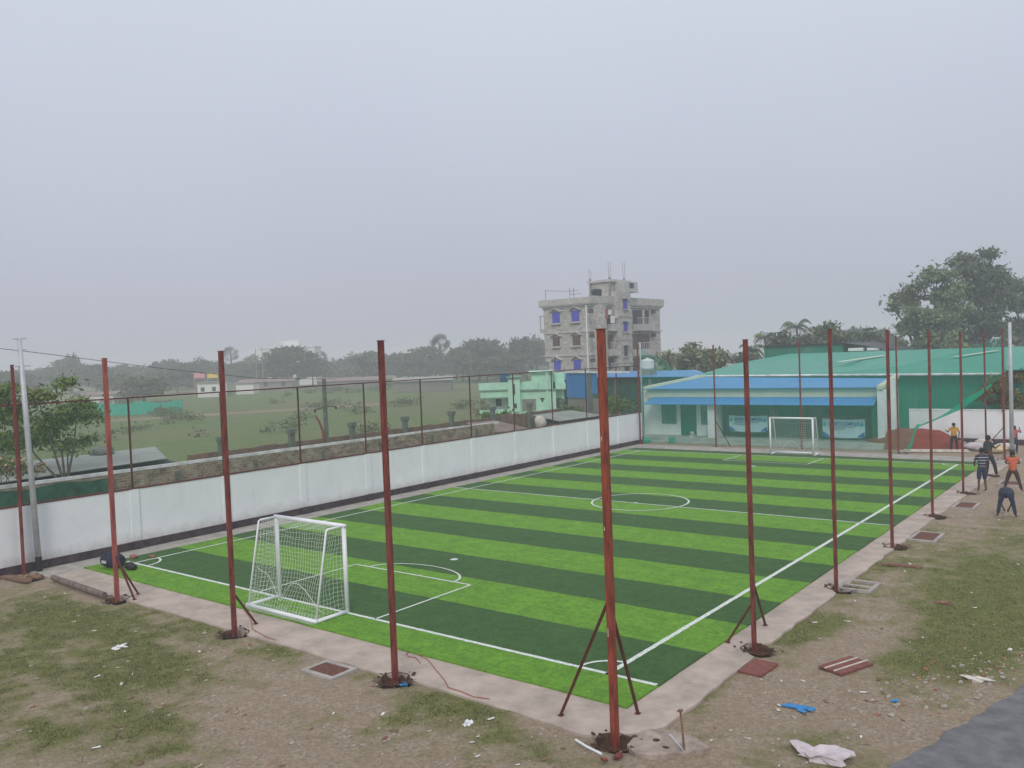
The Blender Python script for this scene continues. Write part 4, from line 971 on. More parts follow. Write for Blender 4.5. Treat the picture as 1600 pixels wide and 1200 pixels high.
b = MB(); b.box((-.10,-.44,.02),(-.075,.42,.035)); b.box((.08,-.42,.02),(.105,.44,.035)); b.build('pale_strip', M['sack_cloth'], t)
def debris(nm, lb, cat, m, bld): o = bld.build(nm, M[m]); tag(o, lb, cat); return o
b = MB(); b.box((-.46,-.09,-.02),(.46,.09,.03)); o = debris('wooden_plank', 'grey brown plank lying flat on grass between second and third right posts', 'plank', 'wood_brown', b); o.location = (2.36,10.25,0); o.rotation_euler = (0,0,.1)
b = MB(); b.tube([(-16.45,-2.2,.08),(-15,-2.28,.09),(-13.35,-2.32,.07)], [.075,.085,.08], 10); debris('dark_log', 'long dark grey log lying along the outer edge of the near path at left', 'log', 'wood_grey', b)
for (x, y, l, lb) in ((-17.6,-2.75,1.5,'weathered plank lying at the left frame edge below the white wall'),(-17.25,-2.35,.5,'short brown board lying at the foot of the grey pole')):
    b = MB(); b.box((-l/2,-.09,0),(l/2,.09,.05)); b.box((-l/2+.1,.1,.0),(l/2-.2,.22,.04)); o = debris('timber_board', lb, 'board', 'wood_brown', b); o.location = (x, y, 0.0); o.rotation_euler = (0,0,.12)
b = MB(); b.blob((-16.9,0.35,.06), .12, (1.6,1,.7), .3); b.blob((-16.5,0.7,.05), .09, (1.8,1,.5), .3); debris('brick_scraps', 'small orange brick scraps near the wall behind the navy bag', 'bricks', 'brick_bit', b)
# navy sports bag
t = thing('sports_bag', 'navy blue duffel bag on the turf corner beside the pinkish red post', 'bag', (-16.25,-0.62,0.03), 0.15)
b = MB(); n = 14
b.tube([(-.36,0,.20),(-.33,0,.20),(-.2,0,.22),(.2,0,.22),(.33,0,.2),(.36,0,.2)], [.10,.18,.21,.21,.18,.10], 16); b.build('bag_body', M['navy_fabric'], t, smooth=True)
for y in (-.12,.12):
    b = MB(); b.tube([(-.14,y,.36),(-.1,y*1.2,.46),(0,y*1.1,.49),(.1,y*1.2,.46),(.14,y,.36)], .014, 6); b.build('strap', M['black_paint'], t)
b = MB(); b.box((-.2,-.225,.16),(.0,-.21,.24)); b.build('badge', M['galvanised'], t)
b = MB(); b.tube([(-15.7,-.5,.12),(-15.55,-.48,.14),(-15.35,-.45,.1)], [.09,.12,.08], 10); tag(b.build('black_sack', M['black_paint'], smooth=True), 'small black sack just right of the navy duffel bag', 'sack')
# cables
def cable(pts, lb, m='cable_red', r=.007):
    P = []
    for i in range(len(pts)-1):
        for k in range(6):
            u = k/6; a = Vector((*pts[i], .012)); c = Vector((*pts[i+1], .012)); p = a.lerp(c, u); p.x += .03*noise.noise(p*3); P.append(p)
    P.append(Vector((*pts[-1], .012))); b = MB(); b.tube(P, r, 5); tag(b.build('red_cable', M[m]), lb, 'cable', 'red cables lying on the concrete path')
b = MB()
for z, hh, sd in ((3.62,.10,0),(3.1,.05,1),(2.35,.22,0),(1.55,.12,1),(1.05,.06,0),(4.4,.06,1)):
    if sd: b.box((1.42-.03,-2.12-.0535,z),(1.42-.018,-2.12-.0522,z+hh))
    else: b.box((1.42-.0535,-2.12-.035,z),(1.42-.0525,-2.12-.012,z+hh))
o = b.build('bare_patches', M['sack_cloth']); pc = [q for q in bpy.data.objects if q.name.startswith('red_steel_post') and abs(q.location.x-1.42) < .01][0]; o.parent = pc; o.location = (-1.42, 2.12, 0)
cable([(-3.9,-0.98),(-3.85,-1.15),(-3.69,-1.25),(-3.55,-1.2),(-3.25,-1.37)], 'short red cable curling on the path right of the third post')
cable([(-3.78,-1.01),(-3.3,-1.15),(-2.84,-1.41),(-2.3,-1.75),(-2.02,-1.96),(-1.7,-1.97),(-1.38,-2.03),(-1.1,-1.95)], 'long red cable snaking across the path toward the corner post')
cable([(-9.2,-1.1),(-8.5,-1.4),(-7.8,-1.85),(-7.3,-1.95),(-7.11,-2.0),(-6.76,-2.02)], 'thin red cable on the path in front of the near goal')
# concrete slab by corner post
b = MB(); b.prism(jag([(1.66,-2.15),(1.62,-1.75),(1.95,-1.40),(2.35,-1.42),(2.62,-1.65),(2.45,-2.05),(2.1,-2.28),(1.85,-2.3)], .16, .05), -.1, .03)
o = b.build('concrete_slab', mat('slab_concrete', (0.43,0.355,0.30), .95, col2=(0.25,0.20,0.165), scale=4, bump=.5, detail=9)); tag(o, 'rough poured concrete slab right of the nearest red post', 'slab')
b = MB(); b.lathe((1.93,-1.82,.031), [(.055,0),(.05,.003)], 10); b.blob((2.15,-1.95,.03), .05, (1.4,1,.3)); tag(b.build('core_hole', M['soil_dark']), 'small dark round hole in the concrete slab', 'hole')
b = MB(); b.tube([(2.42,-1.9,-.05),(2.40,-1.9,.30),(2.37,-1.89,.58)], .018, 6); b.box((2.34,-1.93,.58),(2.40,-1.86,.60)); debris('rusty_stake', 'thin rusty stake standing upright beside the concrete slab', 'stake', 'wood_brown', b)
b = MB(); b.tube([(2.43,-1.92,.03),(2.1,-1.72,.12)], .012, 5); debris('grey_rod', 'short grey rod leaning low against the rusty stake', 'rod', 'galvanised', b)
b = MB(); b.tube([(0.95,-2.45,.03),(1.2,-2.55,.035),(1.50,-2.62,.03)], .018, 8); debris('white_pipe', 'thin white plastic pipe lying by the hole of the nearest red post', 'pipe', 'white_plastic', b)
b = MB(); b.blob((1.72,-2.55,.03), .055, (1,1.5,.7), .5); b.blob((1.60,-2.72,.02), .04, (1.4,1,.6), .5); debris('red_offcut', 'red stained rubble lumps at the foot of the nearest red post', 'rubble', 'red_oxide', b)
def crumple(x, y, r, m, nm, lb, cat, fl=.35, sc=(1,1)):
    b = MB(); b.blob((x, y, hz(x, y)+.05*r/.2), r, (sc[0], sc[1], fl), .8, sub=3); debris(nm, lb, cat, m, b)
crumple(3.22,.48,.11,'blue_plastic','blue_wrapper','crumpled bright blue plastic wrapper on the dirt in the lower right','wrapper',.16,(1.5,.7))
crumple(3.98,-1.0,.20,'sack_pink','white_rag','crumpled dirty white cloth at the bottom edge of the frame','rag',.45,(1.4,.9))
crumple(-.8,-2.84,.055,'white_plastic','white_stone','round white stone on the grass in front of the near path','stone',.8)
crumple(5.2,3.1,.11,'sack_cloth','white_scrap','torn white scrap beside the road edge at right','scrap',.25,(1.4,.7))
crumple(4.35,1.55,.05,'blue_plastic','blue_scrap','small faded blue scrap near the road edge','scrap',.3)
crumple(-9.3,-4.0,.10,'far_white','pale_bag','small pale plastic bag on the grass at lower left','bag',.3)
crumple(3.9,7.5,.10,'brick_bit','broken_brick','flat orange broken brick on the dirt at the right middle','brick',.2,(1.3,.8))
crumple(-2.85,-2.2,.06,'blue_plastic','blue_packet','blue plastic packet in the hole of the third post','packet',.5)
# red sand heap, bags
def heap(x, y, rx, ry, h, m, nm, lb):
    b = MB(); N_ = 26
    for j in range(N_):
        for i in range(N_):
            def P(i, j):
                u = -1+2*i/N_; v = -1+2*j/N_; d = math.hypot(u, v)
                z = h*min(1, max(0, (1-d))*1.9)**0.8*(.85+.2*noise.noise(Vector((u*2.5, v*2.5, x)))) if d < 1 else -.03
                return (x+u*rx, y+v*ry, z*1.0-.02)
            b.quad(P(i,j),P(i+1,j),P(i+1,j+1),P(i,j+1))
    o = b.build(nm, M[m], smooth=True); tag(o, lb, 'heap')
heap(-3.4,36.6,2.7,1.6,1.05,'red_sand','red_sand_heap','low wide heap of dark red sand beyond the far touchline')
for i, (px, py, m, lb, sc) in enumerate(((1525,697,'sack_pink','pale mauve sack lying behind the man in the dark shirt',(1.5,1,.6)),(1553,701,'sack_yellow','yellowish sack lying between the slim post and the corner post',(1.6,1,.55)),(1572,697,'sack_cloth','white sack lying beside the tall grey pole',(1.2,1,.6)),(1537,690,'sack_cloth','whitish sack heaped against the back wall',(1.2,1,.6)))):
    p = atz(px, py+6); b = MB(); b.blob((p.x, p.y, .16), .36, sc, .18, sub=3); tag(b.build('filled_sack', M[m], smooth=True), lb, 'sack', 'sacks near the far right corner')
for i, (px, py, L_, lb) in enumerate(((1470,695,1.8,'stack of pale boards in front of the red sand'),(1520,688,2.6,'long pale board leaning low by the back wall'),(1460,702,3.2,'long plank lying on the dirt behind the far goal line'))):
    p = atz(px, py+4); b = MB(); b.box((-L_/2,-.12,0),(L_/2,.12,.06)); b.box((-L_/2+.2,-.1,.061),(L_/2-.1,.12,.12)); o = b.build('wood_board', M['sack_cloth']); o.location = (p.x, p.y, 0); o.rotation_euler = (0,0,.15*i); tag(o, lb, 'board')

# ------------------------------------------------------------ people
def skin_mesh(name, verts, edges, radii, mats, parent=None, root=0, sub=1):
    me = bpy.data.meshes.new(name); me.from_pydata([tuple(v) for v in verts], edges, [])
    o = bpy.data.objects.new(name, me); C.objects.link(o)
    sk = o.modifiers.new('skin', 'SKIN'); sk.use_smooth_shade = True
    for i, r in enumerate(radii):
        d = me.skin_vertices[0].data[i]; d.radius = (r, r) if not isinstance(r, tuple) else r; d.use_root = (i == root)
    sb = o.modifiers.new('sub', 'SUBSURF'); sb.levels = sub; sb.render_levels = sub
    dg = bpy.context.evaluated_depsgraph_get(); dg.update(); m2 = bpy.data.meshes.new_from_object(o.evaluated_get(dg)); bpy.data.objects.remove(o)
    m2.materials.clear(); m2.materials.append(mats); m2.polygons.foreach_set('use_smooth', [True]*len(m2.polygons))
    r = bpy.data.objects.new(name, m2); C.objects.link(r)
    if parent: r.parent = parent
    return r
def person(label, loc, rz, J, shirt, trousers, short_trousers=False, sc=1.0, sleeves=0.55, stripes=False):
    D = dict(pelvis=(0,0,.90), spine=(0,.0,1.08), chest=(0,.01,1.25), neck=(0,.0,1.39), head=(0,.02,1.49), top=(0,.01,1.60),
             sL=(-.17,0,1.33), eL=(-.22,-.02,1.06), wL=(-.22,.06,.84), sR=(.17,0,1.33), eR=(.22,-.02,1.06), wR=(.22,.06,.84),
             hL=(-.09,0,.87), kL=(-.10,.02,.47), aL=(-.10,-.02,.07), tL=(-.11,.13,.03), hR=(.09,0,.87), kR=(.10,.02,.47), aR=(.10,-.02,.07), tR=(.11,.13,.03))
    D.update(J); D = {k: Vector(v) for k, v in D.items()}
    V = []; E = []; Rr = []; idx = {}
    def add(k, p, r): idx[k] = len(V); V.append(p); Rr.append(r); return idx[k]
    rad = dict(pelvis=.125, spine=.11, chest=.13, neck=.05, head=.085, top=.055, sL=.06, eL=.04, wL=.027, sR=.06, eR=.04, wR=.027, hL=.085, kL=.055, aL=.036, tL=.026, hR=.085, kR=.055, aR=.036, tR=.026)
    for k in ('pelvis','spine','chest','neck','head','top','sL','eL','wL','sR','eR','wR','hL','kL','aL','tL','hR','kR','aR','tR'): add(k, D[k], rad[k])
    def ed(a, c): E.append((idx[a], idx[c]))
    for a, c in (('pelvis','spine'),('spine','chest'),('chest','neck'),('neck','head'),('head','top'),('chest','sL'),('sL','eL'),('eL','wL'),('chest','sR'),('sR','eR'),('eR','wR'),('pelvis','hL'),('hL','kL'),('kL','aL'),('aL','tL'),('pelvis','hR'),('hR','kR'),('kR','aR'),('aR','tR')): ed(a, c)
    # nose
    f = Vector((0,1,0)) if 'face' not in J else Vector(J['face']).normalized()
    add('nose', D['head']+f*0.095+Vector((0,0,-.005)), .012); ed('head','nose')
    for s in ('L','R'):
        w = D['w'+s]; d = (w-D['e'+s]).normalized(); side = d.cross(Vector((0,1,0.3))).normalized(); add('palm'+s, w+d*.055, .026); ed('w'+s, 'palm'+s)
        for i, (o_, l_) in enumerate(((-.024,.055),(-.009,.07),(.008,.066),(.024,.05))):
            b0 = w+d*.085+side*o_; add('f%s%d' % (s, i), b0, .009); ed('palm'+s, 'f%s%d' % (s, i))
            add('g%s%d' % (s, i), b0+d*l_*.8+Vector((0,.018,-.01)), .0075); ed('f%s%d' % (s, i), 'g%s%d' % (s, i))
        add('th'+s, w+d*.05+side*-.045, .009); ed('palm'+s, 'th'+s)
    body = skin_mesh('person', V, E, Rr, M['skin_brown'])
    body.location = loc; body.rotation_euler = (0,0,rz); body.scale = (sc, sc, sc); tag(body, label, 'person')
    # shirt
    def lerp(a, c, t_): return D[a].lerp(D[c], t_)
    SV = [D['pelvis']+(D['pelvis']-D['spine'])*.35, D['spine'], D['chest'], lerp('chest','neck',.75), D['sL'], lerp('sL','eL',.5), lerp('sL','eL',.5+sleeves*.6), D['sR'], lerp('sR','eR',.5), lerp('sR','eR',.5+sleeves*.6)]
    SR = [.150,.142,.150,.065,.066,.056,.052,.066,.056,.052]
    SE = [(0,1),(1,2),(2,3),(2,4),(4,5),(5,6),(2,7),(7,8),(8,9)]
    skin_mesh('shirt', SV, SE, SR, M[shirt], body)
    kk = .95 if not short_trousers else .02
    TV = [lerp('pelvis','spine',.45), D['pelvis'], D['hL'], D['kL'], lerp('kL','aL',kk), D['hR'], D['kR'], lerp('kR','aR',kk)]
    TR = [.128,.140,.105,.075,.055,.105,.075,.055]
    if short_trousers: TV[3] = lerp('hL','kL',.7); TV[4] = lerp('hL','kL',1.1) ; TV[6] = lerp('hR','kR',.7); TV[7] = lerp('hR','kR',1.1); TR = [.128,.140,.11,.09,.085,.11,.09,.085]
    skin_mesh('trousers', TV, [(0,1),(1,2),(2,3),(3,4),(1,5),(5,6),(6,7)], TR, M[trousers], body, root=1)
    hd = D['head']; tp = D['top']; ax = (tp-hd).normalized(); b = MB()
    b.blob(tuple(hd+ax*.05-f*.022), .098, (1,1,1), .05, sub=2); b.build('hair', M['hair_black'], body, smooth=True)
    b = MB(); r_ = ax.cross(f).normalized()
    for s in (-1, 1): b.blob(tuple(hd+f*.082+r_*s*.03+ax*.015), .009, (1,1,1), 0, sub=1)
    b.build('eyes', M['hair_black'], body)
    b = MB(); 
    for s in (-1, 1): b.blob(tuple(hd+r_*s*.088), .02, (.5,1,1.3), 0, sub=1)
    b.build('ears', M['skin_brown'], body)
    return body
mat('shirt_yellow', (0.62,0.32,0.02), .8, .1, 9); mat('shirt_orange', (0.55,0.13,0.06), .8, .12, 9); mat('shirt_pink', (0.48,0.13,0.15), .8, .1, 9)
mat('shirt_dark', (0.035,0.045,0.055), .8, .2, 9); mat('trouser_dark', (0.022,0.018,0.024), .85, .2, 9); mat('trouser_brown', (0.055,0.030,0.028), .85, .2, 9); mat('jeans_navy', (0.022,0.035,0.075), .85, .25, 9)
m, N, L, bb = node_mat('shirt_striped'); tc = N.new('ShaderNodeTexCoord'); s_ = N.new('ShaderNodeSeparateXYZ'); L.new(tc.outputs['Object'], s_.inputs[0])
fr = math_n(N, L, 'FRACT', math_n(N, L, 'DIVIDE', s_.outputs[2], 0.105)); L.new(mixc(N, L, math_n(N, L, 'LESS_THAN', fr, .26), (0.018,0.02,0.055), (0.40,0.42,0.48)), bb.inputs['Base Color']); bb.inputs['Roughness'].default_value = .85
toC = lambda p: math.atan2(CAM.y-p[1], CAM.x-p[0]) - PI/2     # facing the camera
p = atz(1491,706); person('person in a yellow T-shirt facing the camera near the red sand heap', (p.x,p.y,0), toC(p), dict(eR=(.30,-.04,1.10), wR=(.36,.08,1.18), eL=(-.27,-.03,1.10), wL=(-.24,.04,.86), aL=(-.17,-.02,.07), kL=(-.13,.02,.47), tL=(-.2,.12,.03), aR=(.17,-.02,.07), kR=(.13,.02,.47), tR=(.2,.12,.03)), 'shirt_yellow', 'trouser_dark', sc=.90)
p = atz(1535,768); person('person seen from behind in a navy and white striped shirt and dark shorts', (p.x,p.y,0), toC(p)+PI+.35, dict(eL=(-.24,.05,1.08), wL=(-.18,.20,.98), eR=(.24,.05,1.08), wR=(.20,.22,1.0), aL=(-.14,-.03,.07), aR=(.13,.0,.07)), 'shirt_striped', 'jeans_navy', True, sc=1.0)
p = atz(1583,768); person('person in an orange shirt and brown trousers with legs apart, back to the camera', (p.x,p.y,0), toC(p)+PI, dict(aL=(-.30,-.03,.07), kL=(-.19,.04,.48), tL=(-.34,.1,.03), aR=(.30,-.03,.07), kR=(.19,.04,.48), tR=(.34,.1,.03), eL=(-.24,.10,1.12), wL=(-.14,.28,1.08), eR=(.24,.10,1.12), wR=(.14,.28,1.08), pelvis=(0,-.02,.86), hL=(-.09,-.02,.83), hR=(.09,-.02,.83)), 'shirt_orange', 'trouser_brown', sc=.93)
p = atz(1545,745); person('person in a dark grey shirt standing just beyond the striped shirt man', (p.x,p.y,0), toC(p)+2.2, dict(eR=(.22,.12,1.12), wR=(.16,.3,1.2), aR=(.16,.22,.07), kR=(.12,.16,.50), tR=(.18,.34,.03)), 'shirt_dark', 'trouser_dark', sc=1.05)
p = atz(1586,709); person('person in a pink shirt and dark trousers leaning back beside the tall grey pole', (p.x,p.y,0), toC(p)+2.7, dict(eR=(.30,.10,1.20), wR=(.18,.18,1.40), eL=(-.26,.0,1.1), wL=(-.28,.10,1.0), head=(0,-.02,1.47), top=(.0,-.05,1.58)), 'shirt_pink', 'jeans_navy', sc=.86)
p = atz(1573,808); person('person bent double in blue jeans, seen from behind at the right edge', (p.x,p.y,0), toC(p)+PI, dict(
    pelvis=(0,-.08,.86), hL=(-.09,-.06,.83), hR=(.09,-.06,.83), spine=(0,.12,.90), chest=(0,.32,.84), neck=(0,.44,.74), head=(0,.50,.66), top=(0,.56,.57), face=(0,-.2,-1),
    sL=(-.17,.36,.80), eL=(-.20,.38,.52), wL=(-.10,.36,.26), sR=(.17,.36,.80), eR=(.20,.38,.52), wR=(.08,.36,.24),
    aL=(-.26,-.02,.07), kL=(-.19,.03,.46), tL=(-.29,.11,.03), aR=(.26,-.02,.07), kR=(.19,.03,.46), tR=(.29,.11,.03)), 'shirt_dark', 'jeans_navy', sc=.95)

# ------------------------------------------------------------ trees
def foliage(name, lobes, nleaf, size, m, parent, clump=0.5, drop=0.0, seed=0, flat=1.0):
    """lobes: (x,y,z,rx,ry,rz); leaves gather in small clumps near the surface of each lobe"""
    g = np.random.default_rng(seed); V = []; T = []
    vol = np.array([l[3]*l[4]*l[5] for l in lobes])**0.67; per = np.maximum(1, (vol/vol.sum()*nleaf)).astype(int)
    for l, k in zip(lobes, per):
        nc = max(5, int(k/ (34)));
        d = g.normal(size=(nc, 3)); d /= np.linalg.norm(d, axis=1)[:, None]; d[:, 2] = np.where(d[:, 2] < -0.35, -d[:, 2]*.6, d[:, 2])
        rr = g.uniform(0.45, 1.02, nc)[:, None]; cc = np.array(l[:3]) + d*rr*np.array(l[3:6])
        tone = g.uniform(0, 1, nc)
        ci = g.integers(0, nc, k)
        cs = clump*(0.6+0.8*g.random(nc))
        pos = cc[ci] + g.normal(size=(k, 3))*cs[ci][:, None]*np.array([1, 1, .55*flat])
        a = g.normal(size=(k, 3)); a /= np.linalg.norm(a, axis=1)[:, None]; b_ = np.cross(a, g.normal(size=(k, 3))); b_ /= np.linalg.norm(b_, axis=1)[:, None]
        s = size*(0.35+1.3*g.random(k)**1.5)[:, None]
        q = np.stack([pos-a*s, pos+b_*s*.45, pos+a*s, pos-b_*s*.45], 1); V.append(q.reshape(-1, 3))
        t_ = np.clip(tone[ci]*.75+g.normal(size=k)*.16+.12, 0, 1); T.append(np.repeat(t_, 4))
    V = np.concatenate(V); T = np.concatenate(T); n = len(V)
    me = bpy.data.meshes.new(name); me.vertices.add(n); me.vertices.foreach_set('co', V.astype(np.float32).ravel())
    me.loops.add(n); me.loops.foreach_set('vertex_index', np.arange(n, dtype=np.int32)); me.polygons.add(n//4)
    me.polygons.foreach_set('loop_start', np.arange(0, n, 4, dtype=np.int32)); me.update(calc_edges=True); me.materials.append(M[m])
    a = me.color_attributes.new('tone', 'FLOAT_COLOR', 'POINT'); arr = np.ones((n, 4), dtype=np.float32); arr[:, :3] = T[:, None]; a.data.foreach_set('color', arr.ravel())
    o = bpy.data.objects.new(name, me); C.objects.link(o)
    if parent: o.parent = parent
    return o
def trunk(parent, h, r, lobes, seed=0, z0=-0.1, k=None):
    rd = random.Random(seed); b = MB(); top = Vector((rd.uniform(-.3,.3)*r*4, rd.uniform(-.3,.3)*r*4, h))
    b.tube([(0,0,z0), (rd.uniform(-.2,.2)*r*3, rd.uniform(-.2,.2)*r*3, h*.5), tuple(top)], [r*1.3, r, r*.75], 8)
    for l in (lobes if k is None else lobes[:k]):
        e = Vector(l[:3]); mid = top.lerp(e, .5)+Vector((rd.uniform(-.4,.4), rd.uniform(-.4,.4), .2*l[5]))*.6; s = top*.85
        b.tube([tuple(s), tuple(mid), tuple(e)], [r*.55, r*.35, r*.14], 6)
        for q in range(3):
            e2 = e+Vector((rd.uniform(-1,1)*l[3], rd.uniform(-1,1)*l[4], rd.uniform(-.2,1)*l[5]))*.75; b.tube([tuple(mid.lerp(e, .6)), tuple(e2)], [r*.2, r*.06], 5)
    b.build('trunk', M['bark'], parent)
def broadleaf(label, loc, h, w, seed, m='leaf_deep', nleaf=2600, size=.45, group=None, flat=.6, nl=8, clump=.7, name='broadleaf_tree', trunk_h=.35):
    t = thing(name, label, 'tree', loc, 0, group); rd = random.Random(seed); lobes = []
    for i in range(nl):
        a = 2*PI*i/nl+rd.uniform(-.4,.4); q = rd.uniform(.25,.62)*w/2
        lobes.append((q*math.cos(a), q*math.sin(a), h*rd.uniform(.50,.80), w*rd.uniform(.17,.27), w*rd.uniform(.17,.27), h*rd.uniform(.12,.20)))
    lobes.append((0,0,h*.82, w*.22, w*.22, h*.17))
    for i in range(5): a = 2*PI*i/5+rd.uniform(-.4,.4); lobes.append((.24*w*math.cos(a), .24*w*math.sin(a), h*rd.uniform(.28,.42), w*.22, w*.22, h*.17))
    foliage('crown', lobes, nleaf, size, m, t, clump, seed=seed, flat=flat); trunk(t, h*trunk_h, h*.03, lobes, seed)
    return t
# big trees at the right, behind the warehouse
def big_tree(label, px, py_top, d, wpx, seed, m, lobesf, nleaf, size=.30):
    p = atd(px, 560, d); sc = d/FPX; zt = atd(px, py_top, d).z
    t = thing('tall_tree', label, 'tree', (p.x, p.y, 0), -YAW); lobes = []
    for (lx, ly, rx, rz) in lobesf:       # lobe centres given as metres across and height
        lobes.append(((lx-px)*sc, random.Random(seed+int(lx)).uniform(-2,2), atd(lx, ly, d).z, rx*sc, rx*sc*.9, rz*sc))
    foliage('crown', lobes, nleaf, size, m, t, .44, seed=seed); trunk(t, max(3, lobes[0][2]*.45), .35, lobes, seed)
    return t
big_tree('tall olive tree with an airy lopsided crown left of the darkest tall tree', 1450, 415, 88, 110, 3, 'leaf_pale',
    [(1425,515,22,18),(1452,552,24,16),(1478,550,22,16),(1476,485,20,16),(1488,455,14,14),(1415,545,12,10),(1432,470,26,22),(1455,440,24,22),(1470,462,22,18),(1418,492,16,14),(1444,500,26,16),(1475,505,24,18),(1408,480,12,10),(1462,530,26,22),(1440,540,18,14),(1428,452,12,10)], 13500, .22)
big_tree('tallest dark tree with a ragged domed crown behind the right end of the warehouse', 1535, 392, 92, 150, 5, 'leaf_grey',
    [(1500,552,26,14),(1540,555,26,12),(1490,525,20,18),(1570,550,22,14),(1478,470,12,12),(1520,415,26,20),(1500,430,22,20),(1540,440,26,24),(1560,425,16,16),(1515,460,28,24),(1550,475,32,26),(1530,505,34,26),(1575,450,20,20),(1505,500,22,22),(1560,520,28,20),(1520,540,30,20),(1535,402,16,11)], 20000, .22)
big_tree('dark tree half cut by the right frame edge beyond the tallest tree', 1605, 425, 98, 80, 9, 'leaf_grey',
    [(1600,455,24,22),(1590,480,20,16),(1615,480,24,24),(1640,450,30,24),(1590,535,22,16),(1612,545,26,20),(1650,500,28,26),(1600,515,24,20)], 13000, .24)
# middle distance trees behind the warehouse
def mid_tree(label, px, top, base, d, wpx, seed, m, nleaf=3600, size=.26, name='broadleaf_tree', **k):
    p = atd(px, 560, d); z = atd(px, top, d).z; return broadleaf(label, (p.x, p.y, 0), z, wpx*d/FPX, seed, m, nleaf, size, clump=.45, name=name, **k)
mid_tree('rounded olive tree right of the tall coconut palm behind the warehouse', 1297, 499, 560, 95, 66, 21, 'leaf_olive', group=None)
mid_tree('flat topped dark tree with a leaning twig just left of the third right post', 1358, 508, 560, 100, 66, 22, 'leaf_deep', flat=.4)
mid_tree('low bushy green tree between the two coconut palms', 1222, 513, 560, 97, 50, 23, 'leaf_deep')
mid_tree('low olive tree under the tall coconut palm at its right', 1262, 520, 560, 92, 50, 24, 'leaf_olive')
mid_tree('pale green bushy tree just right of the apartment block', 1080, 536, 590, 82, 56, 25, 'leaf_pale', flat=.9)
mid_tree('small green tree touching the right edge of the apartment block', 1046, 545, 590, 86, 40, 26, 'leaf_pale')
mid_tree('green bush right of the pale bushy tree, beside the first far post', 1112, 542, 590, 80, 34, 27, 'leaf_pale')
mid_tree('dark low tree behind the left end of the warehouse ridge', 1170, 545, 590, 95, 40, 28, 'leaf_deep')
# bushes near by
def bush(label, x, y, z, w, h, seed, m, nleaf, size=.09, name='bush', clump=.16):
    t = thing(name, label, 'bush', (x, y, 0)); rd = random.Random(seed); L_ = []
    for i in range(9): L_.append((rd.uniform(-.4,.4)*w, rd.uniform(-.4,.4)*w, z+rd.uniform(.15,.85)*h, w*rd.uniform(.14,.25), w*rd.uniform(.14,.25), h*rd.uniform(.12,.22)))
    foliage('leaves', L_, nleaf, size, m, t, clump, seed=seed); trunk(t, max(.3, z+h*.25), .05, L_, seed); return t
bush('bush of rust tinged leaves rising over the back wall behind the far right posts', 0.55, 40.0, 1.5, 2.6, 2.3, 31, 'leaf_rust', 3600)
bush('green bush spilling over the back wall at the right frame edge', 3.0, 40.2, 1.2, 2.8, 1.7, 32, 'leaf_fresh', 2600)
bush('leafy green shrub behind the end of the white wall, below the blue sheet', -21.2, 34.5, .6, 3.4, 2.4, 33, 'leaf_fresh', 4200)
bush('green shrub against the brick wall beside the blue sheet screen', -21.5, 30.8, .6, 2.4, 2.0, 34, 'leaf_fresh', 2600)
bush('small shrub in front of the mint house behind the brick wall', -24.0, 27.0, .6, 2.2, 1.9, 35, 'leaf_fresh', 2000)
# tree at the left edge behind the wall
t = thing('leafy_tree', 'loose leafy tree with a slanting branch at the left frame edge behind the white wall', 'tree', (-25.0, 2.3, 0)); L_ = []
for (px, py, r) in ((20,660,.75),(60,625,.55),(95,605,.35),(112,597,.25),(90,660,.7),(120,640,.6),(55,690,.6),(15,620,.6),(135,690,.3),(105,700,.4),(5,700,.7),(140,655,.45),(75,680,.6),(0,650,.8),(30,690,.6)):
    q = atd(px, py, 34); L_.append((q.x+25.0, q.y-2.3, q.z, r*1.0, r*1.0, r*.85))
foliage('crown', L_, 11000, .08, 'leaf_fresh', t, .24, seed=41); foliage('dry_leaves', [L_[1], L_[4], L_[9], L_[10]], 1100, .08, 'leaf_rust', t, .28, seed=42)
b = MB()
q0 = Vector((.3,-.6,0)); 
for e in (L_[4], L_[5], L_[1], L_[0], L_[9]): b.tube([(0.2,-.5,0),(0.15,-.3,1.4), tuple(Vector(e[:3])*.6+Vector((.1,-.1,.3))), tuple(e[:3])], [.07,.055,.035,.012], 7)
b.build('trunk', M['bark'], t)
t = thing('flowering_shrub', 'shrub with pale pink blossoms low at the left frame edge behind the wall', 'shrub', (-22.2,-1.2,0))
L_ = [];
for (px, py, r) in ((8,738,.34),(22,728,.3),(40,733,.22),(60,735,.22),(0,725,.3)): q = atd(px, py, 29.5); L_.append((q.x+22.2, q.y+1.2, q.z, r*1.2, r*1.2, r*.8))
foliage('leaves', L_, 900, .07, 'leaf_fresh', t, .16, seed=43); foliage('blossoms', L_, 420, .06, 'petal_pink', t, .14, seed=44); trunk(t, 1.2, .05, L_, 5)

